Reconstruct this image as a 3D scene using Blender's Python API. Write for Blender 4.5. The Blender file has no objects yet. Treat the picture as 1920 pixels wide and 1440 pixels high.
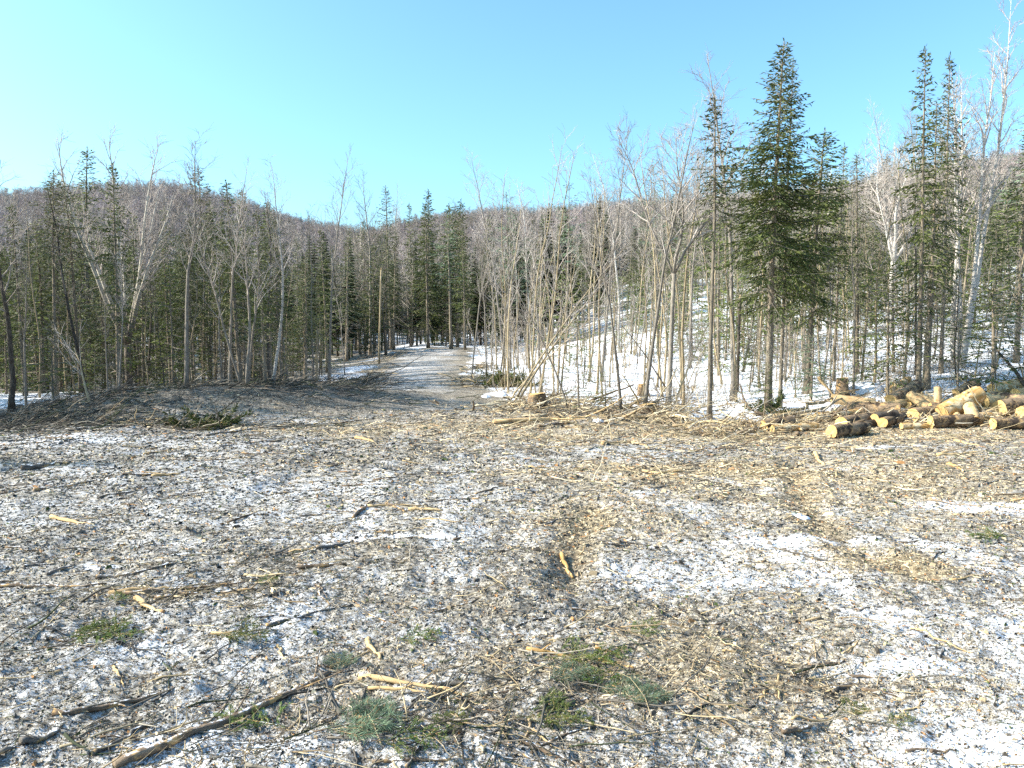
import bpy, math, random
import numpy as np
from mathutils import Vector, Matrix

PI = math.pi
C = bpy.context.scene.collection
S = bpy.context.scene
rng = np.random.default_rng(7)
random.seed(7)

# ------------------------------------------------------------------ camera numbers
F_PX, CX, CY = 1493.0, 960.0, 720.0          # focal length in photo pixels (28 mm on 36 mm)
PITCH = math.atan(120.0 / F_PX)              # looking slightly down
EYE = 2.0

# ------------------------------------------------------------------ noise
def _hash(ix, iy, seed):
    h = (ix.astype(np.int64) * 374761393 + iy.astype(np.int64) * 668265263 + seed * 974634777) & 0xFFFFFFFF
    h = ((h ^ (h >> 13)) * 1274126177) & 0xFFFFFFFF
    h = h ^ (h >> 16)
    return (h & 0xFFFF) / 65535.0

def vnoise(x, y, seed=0):
    x = np.asarray(x, float); y = np.asarray(y, float)
    ix, iy = np.floor(x), np.floor(y)
    fx, fy = x - ix, y - iy
    fx = fx * fx * (3 - 2 * fx); fy = fy * fy * (3 - 2 * fy)
    a = _hash(ix, iy, seed); b = _hash(ix + 1, iy, seed)
    c = _hash(ix, iy + 1, seed); d = _hash(ix + 1, iy + 1, seed)
    return (a + (b - a) * fx) * (1 - fy) + (c + (d - c) * fx) * fy

def fbm(x, y, seed=0, octv=3):
    s, a, t = 0.0, 1.0, 0.0
    for k in range(octv):
        s = s + a * vnoise(x * 2 ** k + 17.3 * k, y * 2 ** k - 9.1 * k, seed + k); t += a; a *= 0.5
    return s / t

def sstep(a, b, x):
    t = np.clip((x - a) / (b - a), 0, 1)
    return t * t * (3 - 2 * t)

# ------------------------------------------------------------------ terrain
def flat_at(px, py):
    """pixel -> flat ground z=0 (used for outlines on the ground)"""
    dx, dz = (px - CX) / F_PX, -(py - CY) / F_PX
    cy = math.cos(PITCH) + dz * math.sin(PITCH); cz = -math.sin(PITCH) + dz * math.cos(PITCH)
    t = EYE / -cz
    return (dx * t, cy * t)

EDGE_PX = [(0, 787), (120, 765), (250, 740), (400, 728), (560, 724), (640, 705), (708, 672), (732, 656), (892, 655),
           (892, 690), (900, 735), (960, 752), (1080, 762), (1250, 766), (1330, 792), (1385, 808), (1430, 790), (1560, 779), (1700, 775), (1900, 768)]
EDGE = [(-60, 5.0), (-25, 9.0)] + [flat_at(*p) for p in EDGE_PX] + [(30, 15), (60, 9)]
POLY = np.array([(-60, -60)] + EDGE + [(60, -60)])

def clear_sd(x, y):
    """signed distance to the clearing + track outline: positive inside"""
    x = np.asarray(x, float); y = np.asarray(y, float)
    d = np.full(x.shape, 1e9); ins = np.zeros(x.shape, bool)
    n = len(POLY)
    for i in range(n):
        ax, ay = POLY[i]; bx, by = POLY[(i + 1) % n]
        ex, ey = bx - ax, by - ay
        t = np.clip(((x - ax) * ex + (y - ay) * ey) / (ex * ex + ey * ey), 0, 1)
        d = np.minimum(d, np.hypot(x - ax - t * ex, y - ay - t * ey))
        cond = (ay > y) != (by > y)
        xx = ax + (y - ay) * ex / (ey if abs(ey) > 1e-9 else 1e-9)
        ins ^= cond & (x < xx)
    return np.where(ins, d, -d)

RIDGE_PX = [(-500, 440), (-200, 428), (0, 409), (150, 392), (330, 378), (430, 394), (550, 424), (650, 440), (700, 442), (760, 428), (850, 414),
            (950, 408), (1100, 408), (1300, 402), (1500, 385), (1700, 368), (2000, 350), (2500, 340)]
_ra = np.array([math.atan((p[0] - CX) / F_PX) for p in RIDGE_PX])
_re = np.array([(600 - p[1]) / F_PX for p in RIDGE_PX])
HILL_D = 430.0

def hbase(x, y):
    x = np.asarray(x, float); y = np.asarray(y, float)
    h = (fbm(x / 4.0, y / 4.0, 3, 3) - 0.5) * 0.22
    # brush mound along the left edge
    u, v = (x + 6.3) * 0.93 + (y - 18.2) * 0.36, -(x + 6.3) * 0.36 + (y - 18.2) * 0.93
    h = h + 0.52 * np.exp(-((u / 4.2) ** 2 + (v / 1.7) ** 2) ** 1.2)
    # forest floor drops a little behind the mound
    h = h - 0.5 * sstep(20, 30, y) * sstep(-6, -12, x)
    h = h - 0.35 * np.exp(-(((x + 7.0) / 2.5) ** 2 + ((y - 33) / 6) ** 2))
    # snowy rise on the right
    s = 0.55 * (y - 19) + 0.8 * (x - 4.5)
    s = np.where(s > 0, s * s / (s + 3.0), 0.0)
    rise = (0.105 + 0.05 * sstep(6, 16, x)) * s * sstep(-1.0, 7.0, x - 0.02 * y)
    h = h + 24.0 * (1 - np.exp(-rise / 24.0)) + (fbm(x / 2.5, y / 2.5, 31, 2) - 0.5) * 0.5 * np.clip(s / 6.0, 0, 1)
    # slash ridge at the clearing edge on the right and the log landing
    h = h + 0.16 * np.exp(-(((x - 3.0) / 3.2) ** 2 + ((y - 17.3) / 0.9) ** 2))
    # far hills
    r = np.hypot(x, y); a = np.arctan2(x, np.maximum(y, 1e-6)); a = np.where(y <= 0, np.sign(x) * 1.5, a)
    e = np.interp(a, _ra, _re)
    top = HILL_D * e + EYE - 8.0
    k = sstep(95, HILL_D, r)
    hh = top * k + (fbm(x / 60.0, y / 60.0, 77, 3) - 0.5) * 9.0 * k
    far = sstep(90, 170, r)
    return h * (1 - far) + np.maximum(hh, h * 0.55) * far - np.maximum(0, r - HILL_D) * 0.06

RUTS = [[(1110, 955), (1085, 1000), (1068, 1050), (1060, 1095)], [(1490, 865), (1500, 930), (1520, 965), (1575, 1015), (1650, 1060), (1730, 1085)],
        [(690, 745), (640, 800), (560, 880), (330, 1010)], [(830, 745), (880, 830), (1000, 930), (1110, 955)]]
BANDS = [[(900, 830), (1150, 900), (1450, 1020), (1750, 1250)], [(1000, 826), (1300, 885), (1560, 955), (1900, 1090)], [(760, 800), (690, 930), (560, 1130), (330, 1420)], [(850, 800), (860, 950), (840, 1150), (800, 1420)]]
BANDW = [np.array([flat_at(*p) for p in r]) for r in BANDS]
RUTW = [np.array([flat_at(*p) for p in r]) for r in RUTS]

def rut_d(x, y, pts):
    d = np.full(np.shape(x), 1e9)
    for (ax, ay), (bx, by) in zip(pts[:-1], pts[1:]):
        ex, ey = bx - ax, by - ay
        t = np.clip(((x - ax) * ex + (y - ay) * ey) / (ex * ex + ey * ey), 0, 1)
        d = np.minimum(d, np.hypot(x - ax - t * ex, y - ay - t * ey))
    return d

def hfull(x, y):
    x = np.asarray(x, float); y = np.asarray(y, float)
    h = hbase(x, y)
    r = np.hypot(x, y)
    near = 1 - sstep(14, 40, r)
    h = h + (fbm(x / 0.55, y / 0.55, 11, 2) - 0.5) * 0.085 * near
    h = h + (fbm(x / 0.16, y / 0.16, 12, 2) - 0.5) * 0.055 * (1 - sstep(8, 20, r))
    for i, p in enumerate(RUTW):
        d = rut_d(x, y, p)
        wv = 0.5 + vnoise(x / .5, y / .5, 70 + i)
        h = h - (0.035 if i < 2 else 0.012) * wv * np.exp(-(d / 0.14) ** 2) + (0.015 if i < 2 else .006) * wv * np.exp(-((d - 0.3) / 0.12) ** 2)
    # crusty forest floor: small hummocks
    return h

def hz(x, y):
    return float(hfull(np.array([x]), np.array([y]))[0])

EYE_Z = EYE + float(hbase(np.array([0.0]), np.array([0.0]))[0])

def ray(px, py):
    dx, dz = (px - CX) / F_PX, -(py - CY) / F_PX
    return (dx, math.cos(PITCH) + dz * math.sin(PITCH), -math.sin(PITCH) + dz * math.cos(PITCH))

def at(px, py):
    """pixel -> point on the terrain"""
    dx, dy, dz = ray(px, py)
    t = np.geomspace(1.5, 250, 1400)
    z = EYE_Z + dz * t - hfull(dx * t, dy * t)
    k = np.argmax(z < 0)
    if not (z < 0).any():
        k = len(t) - 1
    t0, t1 = t[max(k - 1, 0)], t[k]
    z0, z1 = z[max(k - 1, 0)], z[k]
    tt = t0 + (t1 - t0) * (z0 / (z0 - z1) if z0 != z1 else 0)
    x, y = dx * tt, dy * tt
    return Vector((x, y, hz(x, y)))

def at_depth(px, D):
    """point on the terrain in the direction of column px, D metres ahead"""
    x = (px - CX) / F_PX * D / math.cos(PITCH)
    return Vector((x, D, hz(x, D)))

def top_height(P, px, py):
    """height of a thing at P whose top shows on row py"""
    dx, dy, dz = ray(px, py)
    return EYE_Z + dz / dy * P.y - P.z

# ------------------------------------------------------------------ mesh builder
class MB:
    def __init__(self):
        self.v = []; self.f3 = []; self.f4 = []; self.n = 0; self.col = []; self.m3 = []; self.m4 = []
    def add(self, v, q=None, t=None, col=None, mi=0):
        v = np.asarray(v, float).reshape(-1, 3)
        if q is not None and len(q):
            q = np.asarray(q, np.int64) + self.n; self.f4.append(q); self.m4.append(np.full(len(q), mi))
        if t is not None and len(t):
            t = np.asarray(t, np.int64) + self.n; self.f3.append(t); self.m3.append(np.full(len(t), mi))
        self.v.append(v); self.n += len(v)
        if col is not None:
            c = np.asarray(col, float)
            if c.ndim == 1: c = np.tile(c, (len(v), 1))
            self.col.append(c)
    def tube(self, pts, rad, sides=6, cap=True, mi=0, jit=0.0, rg=None):
        p = np.asarray(pts, float); n = len(p)
        r = np.broadcast_to(np.asarray(rad, float), (n,))
        t = np.gradient(p, axis=0)
        t /= np.linalg.norm(t, axis=1, keepdims=True) + 1e-9
        m = t.mean(0)
        ref = np.array([1.0, 0, 0]) if abs(m[0]) < 0.6 * np.linalg.norm(m) + 1e-9 else np.array([0, 1.0, 0])
        a = np.cross(t, ref); a /= np.linalg.norm(a, axis=1, keepdims=True) + 1e-9
        b = np.cross(t, a)
        th = np.arange(sides) / sides * 2 * PI
        rr = r[:, None] * np.ones(sides)
        if jit and rg is not None:
            rr = rr * (1 + rg.uniform(-jit, jit, rr.shape))
        v = p[:, None, :] + rr[..., None] * (np.cos(th)[None, :, None] * a[:, None, :] + np.sin(th)[None, :, None] * b[:, None, :])
        i = np.arange(n - 1)[:, None] * sides; j = np.arange(sides)[None, :]; j2 = (j + 1) % sides
        q = np.stack([i + j, i + j2, i + sides + j2, i + sides + j], -1).reshape(-1, 4)
        v = v.reshape(-1, 3)
        tr = None
        if cap:
            v = np.vstack([v, p[0], p[-1]]); c0 = n * sides; c1 = c0 + 1
            jj = np.arange(sides)
            e = (n - 1) * sides
            tr = np.vstack([np.stack([np.full(sides, c0), (jj + 1) % sides, jj], -1), np.stack([np.full(sides, c1), e + jj, e + (jj + 1) % sides], -1)])
        self.add(v, q, tr, mi=mi)
    def arrays(self):
        return (np.vstack(self.v), np.vstack(self.f4) if self.f4 else np.zeros((0, 4), int), np.vstack(self.f3) if self.f3 else np.zeros((0, 3), int))
    def mesh(self, name, mats, smooth=True):
        v, q, t = self.arrays()
        me = bpy.data.meshes.new(name)
        me.vertices.add(len(v)); me.vertices.foreach_set('co', v.astype(np.float32).ravel())
        nl = len(q) * 4 + len(t) * 3
        me.loops.add(nl); me.loops.foreach_set('vertex_index', np.concatenate([q.ravel(), t.ravel()]).astype(np.int32))
        me.polygons.add(len(q) + len(t))
        st = np.concatenate([np.arange(len(q)) * 4, len(q) * 4 + np.arange(len(t)) * 3]).astype(np.int32)
        me.polygons.foreach_set('loop_start', st)
        mi = np.concatenate(self.m4 + self.m3).astype(np.int32) if (self.m4 or self.m3) else np.zeros(0, np.int32)
        if len(mats) > 1: me.polygons.foreach_set('material_index', mi)
        me.polygons.foreach_set('use_smooth', np.full(len(st), smooth))
        for m in mats: me.materials.append(m)
        if self.col:
            ca = me.color_attributes.new('tint', 'FLOAT_COLOR', 'POINT')
            c = np.vstack(self.col)
            if c.shape[1] == 3: c = np.hstack([c, np.ones((len(c), 1))])
            ca.data.foreach_set('color', c.astype(np.float32).ravel())
        me.update(calc_edges=True)
        return me

def link(name, me, parent=None, loc=None):
    o = bpy.data.objects.new(name, me); C.objects.link(o)
    if parent is not None: o.parent = parent
    if loc is not None: o.location = loc
    return o

def tag(o, label=None, cat=None, group=None, kind=None):
    if label: o['label'] = label
    if cat: o['category'] = cat
    if group: o['group'] = group
    if kind: o['kind'] = kind
    return o

def thing(name, loc, label, cat, group=None, rotz=0.0, scale=1.0, lean=(0, 0)):
    o = bpy.data.objects.new(name, None); C.objects.link(o)
    o.empty_display_size = 0.1
    o.location = loc; o.rotation_euler = (lean[0], lean[1], rotz)
    o.scale = (scale,) * 3 if not hasattr(scale, '__len__') else scale
    return tag(o, label, cat, group)

# ------------------------------------------------------------------ materials
def new_mat(name):
    m = bpy.data.materials.new(name); m.use_nodes = True
    nt = m.node_tree; nt.nodes.clear()
    out = nt.nodes.new('ShaderNodeOutputMaterial'); b = nt.nodes.new('ShaderNodeBsdfPrincipled')
    nt.links.new(b.outputs[0], out.inputs[0])
    b.inputs['Roughness'].default_value = 0.85
    b.inputs['Specular IOR Level'].default_value = 0.2
    return m, nt, b

def N(nt, typ, **kw):
    n = nt.nodes.new(typ)
    for k, v in kw.items():
        if k in n.inputs: n.inputs[k].default_value = v
        else: setattr(n, k, v)
    return n

def ramp(nt, fac, stops):
    n = nt.nodes.new('ShaderNodeValToRGB')
    e = n.color_ramp.elements
    while len(e) < len(stops): e.new(0.5)
    for el, (p, c) in zip(e, stops):
        el.position = p; el.color = (*c, 1)
    nt.links.new(fac, n.inputs[0]); return n.outputs[0]

def math_n(nt, op, a, b=None, clamp=False):
    n = nt.nodes.new('ShaderNodeMath'); n.operation = op; n.use_clamp = clamp
    for i, x in enumerate((a, b)):
        if x is None: continue
        if isinstance(x, (int, float)): n.inputs[i].default_value = x
        else: nt.links.new(x, n.inputs[i])
    return n.outputs[0]

def mixc(nt, fac, a, b, mode='MIX'):
    n = nt.nodes.new('ShaderNodeMix'); n.data_type = 'RGBA'; n.blend_type = mode
    for s, x in ((n.inputs[0], fac), (n.inputs[6], a), (n.inputs[7], b)):
        if isinstance(x, (int, float)): s.default_value = x
        elif isinstance(x, tuple): s.default_value = (*x, 1)
        else: nt.links.new(x, s)
    return n.outputs[2]

def bark_mat(name, dark, mid, light, scale=(30, 30, 6), bump=0.4, var=0.35, birch=False):
    m, nt, b = new_mat(name)
    tc = N(nt, 'ShaderNodeTexCoord'); mp = N(nt, 'ShaderNodeMapping'); mp.inputs['Scale'].default_value = scale
    nt.links.new(tc.outputs['Object'], mp.inputs[0])
    oi = N(nt, 'ShaderNodeObjectInfo')
    no = N(nt, 'ShaderNodeTexNoise', Scale=1.0, Detail=5.0, Roughness=0.65); nt.links.new(mp.outputs[0], no.inputs[0])
    col = ramp(nt, no.outputs[0], [(0.28, dark), (0.5, mid), (0.72, light)])
    lo = N(nt, 'ShaderNodeTexNoise', Scale=1.3, Detail=3.0); nt.links.new(tc.outputs['Object'], lo.inputs[0])
    col = mixc(nt, math_n(nt, 'MULTIPLY', lo.outputs[0], 0.55), col, tuple(x * 0.55 for x in mid))
    if birch:
        mp2 = N(nt, 'ShaderNodeMapping'); mp2.inputs['Scale'].default_value = (5, 5, 26); nt.links.new(tc.outputs['Object'], mp2.inputs[0])
        n2 = N(nt, 'ShaderNodeTexNoise', Scale=1.0, Detail=2.0); nt.links.new(mp2.outputs[0], n2.inputs[0])
        k = ramp(nt, n2.outputs[0], [(0.62, (0, 0, 0)), (0.68, (1, 1, 1))])
        col = mixc(nt, k, col, (0.06, 0.05, 0.045))
    v = math_n(nt, 'ADD', math_n(nt, 'MULTIPLY', oi.outputs['Random'], var), 1 - var / 2)
    hs = N(nt, 'ShaderNodeHueSaturation'); nt.links.new(col, hs.inputs['Color']); nt.links.new(v, hs.inputs['Value'])
    nt.links.new(hs.outputs[0], b.inputs['Base Color'])
    if bump:
        bp = N(nt, 'ShaderNodeBump', Strength=bump, Distance=0.02); nt.links.new(no.outputs[0], bp.inputs['Height']); nt.links.new(bp.outputs[0], b.inputs['Normal'])
    return m

def needle_mat(name, dark, light, brown, trans=0.25):
    m, nt, b = new_mat(name)
    out = nt.nodes['Material Output']
    tc = N(nt, 'ShaderNodeTexCoord'); oi = N(nt, 'ShaderNodeObjectInfo'); geo = N(nt, 'ShaderNodeNewGeometry')
    no = N(nt, 'ShaderNodeTexNoise', Scale=2.2, Detail=3.0); nt.links.new(tc.outputs['Object'], no.inputs[0])
    fac = math_n(nt, 'ADD', math_n(nt, 'MULTIPLY', no.outputs[0], 0.7), math_n(nt, 'MULTIPLY', geo.outputs['Random Per Island'], 0.45))
    col = ramp(nt, fac, [(0.3, dark), (0.75, light)])
    n2 = N(nt, 'ShaderNodeTexNoise', Scale=1.1, Detail=1.0); nt.links.new(tc.outputs['Object'], n2.inputs[0])
    k = ramp(nt, n2.outputs[0], [(0.58, (0, 0, 0)), (0.72, (1, 1, 1))])
    col = mixc(nt, math_n(nt, 'MULTIPLY', k, 0.5), col, brown)
    v = math_n(nt, 'ADD', math_n(nt, 'MULTIPLY', oi.outputs['Random'], 0.5), 0.75)
    hs = N(nt, 'ShaderNodeHueSaturation'); nt.links.new(col, hs.inputs['Color']); nt.links.new(v, hs.inputs['Value'])
    nt.links.new(hs.outputs[0], b.inputs['Base Color'])
    b.inputs['Roughness'].default_value = 0.6
    tl = N(nt, 'ShaderNodeBsdfTranslucent'); nt.links.new(hs.outputs[0], tl.inputs[0])
    mx = N(nt, 'ShaderNodeMixShader'); mx.inputs[0].default_value = trans
    nt.links.new(b.outputs[0], mx.inputs[1]); nt.links.new(tl.outputs[0], mx.inputs[2]); nt.links.new(mx.outputs[0], out.inputs[0])
    return m

M = {}
M['bark_grey'] = bark_mat('grey hardwood bark', (0.10, 0.085, 0.07), (0.24, 0.205, 0.165), (0.42, 0.37, 0.30))
M['bark_tan'] = bark_mat('tan sapling bark', (0.16, 0.12, 0.07), (0.36, 0.28, 0.17), (0.55, 0.45, 0.30), var=0.5)
M['bark_dark'] = bark_mat('dark wet bark', (0.03, 0.025, 0.02), (0.085, 0.07, 0.055), (0.19, 0.155, 0.12))  # darkest of the bark tones
M['bark_birch'] = bark_mat('white birch bark', (0.30, 0.27, 0.235), (0.48, 0.44, 0.39), (0.62, 0.58, 0.52), scale=(10, 10, 30), bump=0.15, birch=True)
M['bark_fir'] = bark_mat('fir bark', (0.07, 0.058, 0.044), (0.22, 0.18, 0.13), (0.42, 0.355, 0.26))
def height_bark(m, z0, z1, col):
    nt = m.node_tree; b = [n for n in nt.nodes if n.type == 'BSDF_PRINCIPLED'][0]; src = b.inputs['Base Color'].links[0].from_socket
    tc = N(nt, 'ShaderNodeTexCoord'); sp = N(nt, 'ShaderNodeSeparateXYZ'); nt.links.new(tc.outputs['Object'], sp.inputs[0])
    no = N(nt, 'ShaderNodeTexNoise', Scale=3.0, Detail=3.0); nt.links.new(tc.outputs['Object'], no.inputs[0])
    k = math_n(nt, 'DIVIDE', math_n(nt, 'SUBTRACT', math_n(nt, 'ADD', sp.outputs[2], math_n(nt, 'MULTIPLY', no.outputs[0], 1.5)), z0 + .75), z1 - z0, True)
    nt.links.new(mixc(nt, k, src, col), b.inputs['Base Color'])
M['bark_aspen'] = bark_mat('rough dark bark paling upward', (0.05, 0.04, 0.032), (0.13, 0.105, 0.08), (0.24, 0.20, 0.16)); height_bark(M['bark_aspen'], 1.8, 3.8, (0.52, 0.47, 0.39))
M['twig'] = bark_mat('grey twig bark', (0.15, 0.12, 0.095), (0.28, 0.235, 0.19), (0.42, 0.36, 0.30), bump=0, var=0.4)
M['twig_pale'] = bark_mat('pale twig bark', (0.28, 0.235, 0.20), (0.44, 0.38, 0.335), (0.58, 0.51, 0.46), bump=0, var=0.3)
M['needle'] = needle_mat('fir needles', (0.028, 0.044, 0.014), (0.135, 0.155, 0.045), (0.14, 0.125, 0.05))
M['needle_bright'] = needle_mat('bright young needles', (0.05, 0.085, 0.018), (0.19, 0.225, 0.055), (0.19, 0.175, 0.06), 0.3)  # brighter green than the plain fir needles
M['needle_dead'] = needle_mat('thin fading needles', (0.045, 0.055, 0.022), (0.135, 0.145, 0.06), (0.15, 0.12, 0.07), 0.2)
M['needle_fresh'] = needle_mat('fresh cut fir needles', (0.06, 0.10, 0.025), (0.17, 0.24, 0.06), (0.20, 0.21, 0.07), 0.25)
M['needle_blue'] = needle_mat('blue green pine needles', (0.05, 0.085, 0.05), (0.17, 0.23, 0.14), (0.15, 0.19, 0.10), 0.2)
M['bark_log'] = bark_mat('log bark', (0.08, 0.055, 0.036), (0.25, 0.175, 0.11), (0.46, 0.34, 0.22), scale=(9, 34, 34), bump=0.7)
M['bark_peeled'] = bark_mat('peeled orange log', (0.30, 0.15, 0.05), (0.50, 0.30, 0.11), (0.64, 0.45, 0.21), scale=(4, 26, 26), bump=0.3)
M['wood_pale'] = bark_mat('bare pale wood', (0.32, 0.20, 0.095), (0.52, 0.36, 0.18), (0.64, 0.49, 0.29), scale=(5, 40, 40), bump=0.25)
M['stick_brown'] = bark_mat('brown stick bark', (0.05, 0.036, 0.026), (0.17, 0.12, 0.08), (0.33, 0.25, 0.17), scale=(12, 40, 40), bump=0.5, var=0.5)
M['stick_grey'] = bark_mat('grey stick bark', (0.045, 0.04, 0.036), (0.15, 0.13, 0.11), (0.32, 0.29, 0.25), scale=(12, 40, 40), bump=0.5, var=0.5)

def cut_mat():
    m, nt, b = new_mat('fresh cut wood')
    tc = N(nt, 'ShaderNodeTexCoord')
    sp = N(nt, 'ShaderNodeSeparateXYZ'); nt.links.new(tc.outputs['Object'], sp.inputs[0])
    r = math_n(nt, 'SQRT', math_n(nt, 'ADD', math_n(nt, 'POWER', sp.outputs[1], 2.0), math_n(nt, 'POWER', sp.outputs[2], 2.0)))
    no = N(nt, 'ShaderNodeTexNoise', Scale=14.0, Detail=3.0); nt.links.new(tc.outputs['Object'], no.inputs[0])
    w = math_n(nt, 'SINE', math_n(nt, 'ADD', math_n(nt, 'MULTIPLY', r, 420.0), math_n(nt, 'MULTIPLY', no.outputs[0], 9.0)))
    f = math_n(nt, 'ADD', math_n(nt, 'MULTIPLY', w, 0.22), no.outputs[0])
    col = ramp(nt, f, [(0.2, (0.38, 0.22, 0.075)), (0.55, (0.57, 0.37, 0.15)), (0.85, (0.67, 0.49, 0.24))])
    nt.links.new(col, b.inputs['Base Color']); return m
def patchy(m, col, scale, lo, hi, up=False):
    nt = m.node_tree; b = [n for n in nt.nodes if n.type == 'BSDF_PRINCIPLED'][0]; src = b.inputs['Base Color'].links[0].from_socket
    tc = N(nt, 'ShaderNodeTexCoord'); no = N(nt, 'ShaderNodeTexNoise', Scale=scale, Detail=4.0, Roughness=0.7); nt.links.new(tc.outputs['Object'], no.inputs[0])
    f = no.outputs[0]
    if up:
        g = N(nt, 'ShaderNodeNewGeometry'); sp = N(nt, 'ShaderNodeSeparateXYZ'); nt.links.new(g.outputs['Normal'], sp.inputs[0])
        f = math_n(nt, 'MULTIPLY', f, math_n(nt, 'MAXIMUM', sp.outputs[2], 0.0))
    k = ramp(nt, f, [(lo, (0, 0, 0)), (hi, (1, 1, 1))])
    nt.links.new(mixc(nt, k, src, col), b.inputs['Base Color'])
for k_ in ('stick_brown', 'stick_grey', 'bark_log'): patchy(M[k_], (0.48, 0.30, 0.13), 7.0, .53, .60)
for k_ in ('bark_log', 'bark_dark'): patchy(M[k_], (0.05, 0.035, 0.025), 4.0, .52, .62)
for k_ in ('stick_brown', 'stick_grey'): patchy(M[k_], (0.80, 0.82, 0.86), 26.0, .50, .58, True)
patchy(M['wood_pale'], (0.36, 0.20, 0.09), 6.0, .56, .68); patchy(M['bark_peeled'], (0.62, 0.50, 0.32), 5.0, .5, .62); patchy(M['bark_peeled'], (0.12, 0.07, 0.04), 9.0, .58, .64)
M['cut'] = cut_mat()

def tint_mat(name, rough=0.85, trans=0.0):
    m, nt, b = new_mat(name)
    a = N(nt, 'ShaderNodeAttribute'); a.attribute_name = 'tint'
    tc = N(nt, 'ShaderNodeTexCoord'); no = N(nt, 'ShaderNodeTexNoise', Scale=60.0, Detail=3.0); nt.links.new(tc.outputs['Object'], no.inputs[0])
    v = math_n(nt, 'ADD', math_n(nt, 'MULTIPLY', no.outputs[0], 0.9), 0.55)
    hs = N(nt, 'ShaderNodeHueSaturation'); nt.links.new(a.outputs['Color'], hs.inputs['Color']); nt.links.new(v, hs.inputs['Value'])
    nt.links.new(hs.outputs[0], b.inputs['Base Color']); b.inputs['Roughness'].default_value = rough
    return m
M['tint'] = tint_mat('loose wood debris')

def snow_mat():
    m, nt, b = new_mat('old snow')
    tc = N(nt, 'ShaderNodeTexCoord'); no = N(nt, 'ShaderNodeTexNoise', Scale=9.0, Detail=5.0); nt.links.new(tc.outputs['Object'], no.inputs[0])
    col = ramp(nt, no.outputs[0], [(0.3, (0.66, 0.68, 0.72)), (0.6, (0.86, 0.87, 0.89))])
    nt.links.new(col, b.inputs['Base Color'])
    bp = N(nt, 'ShaderNodeBump', Strength=0.5, Distance=0.03); nt.links.new(no.outputs[0], bp.inputs['Height']); nt.links.new(bp.outputs[0], b.inputs['Normal'])
    return m
M['snow'] = snow_mat()

def ground_mat():
    m, nt, b = new_mat('snow dusted ground')
    a = N(nt, 'ShaderNodeAttribute'); a.attribute_name = 'tint'
    sp = N(nt, 'ShaderNodeSeparateColor'); nt.links.new(a.outputs['Color'], sp.inputs[0])
    snow, straw, dark = sp.outputs[0], sp.outputs[1], sp.outputs[2]
    tc = N(nt, 'ShaderNodeTexCoord'); P = tc.outputs['Object']
    def noise(scale, det, rough=0.6, dist=0.0, vec=P):
        n = N(nt, 'ShaderNodeTexNoise', Scale=scale, Detail=det, Roughness=rough, Distortion=dist); nt.links.new(vec, n.inputs[0]); return n.outputs[0]
    n1 = noise(74, 4, 0.72, 0.8); n2 = noise(13, 3); n3 = noise(150, 2); n4 = noise(3.1, 3)
    val = math_n(nt, 'ADD', math_n(nt, 'ADD', math_n(nt, 'MULTIPLY', n1, 0.46), math_n(nt, 'MULTIPLY', n2, 0.24)), math_n(nt, 'ADD', math_n(nt, 'MULTIPLY', n3, 0.18), math_n(nt, 'MULTIPLY', n4, 0.12)))
    thr = math_n(nt, 'SUBTRACT', 0.66, math_n(nt, 'MULTIPLY', snow, 0.34))
    k = math_n(nt, 'MULTIPLY', math_n(nt, 'SUBTRACT', val, thr), 8.0)
    k = math_n(nt, 'ADD', k, 0.5, True)
    k = math_n(nt, 'MULTIPLY', k, math_n(nt, 'ADD', math_n(nt, 'MULTIPLY', snow, 0.80), 0.47, True))
    # litter colour: voronoi cells for chips + noise
    mp = N(nt, 'ShaderNodeMapping'); mp.inputs['Scale'].default_value = (1, 1, 1); nt.links.new(P, mp.inputs[0])
    vo = N(nt, 'ShaderNodeTexVoronoi', Scale=38.0, Randomness=1.0); nt.links.new(P, vo.inputs[0])
    sc = N(nt, 'ShaderNodeSeparateColor'); nt.links.new(vo.outputs['Color'], sc.inputs[0])
    f = math_n(nt, 'ADD', math_n(nt, 'MULTIPLY', sc.outputs[0], 0.55), math_n(nt, 'MULTIPLY', noise(70, 3), 0.45))
    grey = ramp(nt, f, [(0.15, (0.05, 0.045, 0.039)), (0.5, (0.20, 0.18, 0.153)), (0.8, (0.45, 0.41, 0.355))])
    brown = ramp(nt, f, [(0.12, (0.06, 0.044, 0.027)), (0.42, (0.24, 0.18, 0.105)), (0.66, (0.45, 0.355, 0.22)), (0.9, (0.66, 0.55, 0.37))])
    lit = mixc(nt, straw, grey, brown)
    lit = mixc(nt, dark, lit, (0.030, 0.026, 0.020))
    sn = ramp(nt, noise(30, 4), [(0.3, (0.70, 0.72, 0.76)), (0.65, (0.90, 0.90, 0.92))])
    col = mixc(nt, k, lit, sn)
    nt.links.new(col, b.inputs['Base Color'])
    hgt = math_n(nt, 'ADD', math_n(nt, 'MULTIPLY', val, 1.0), math_n(nt, 'MULTIPLY', f, 0.5))
    bp = N(nt, 'ShaderNodeBump', Strength=0.9, Distance=0.02); nt.links.new(hgt, bp.inputs['Height']); nt.links.new(bp.outputs[0], b.inputs['Normal'])
    return m
M['ground'] = ground_mat()

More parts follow.
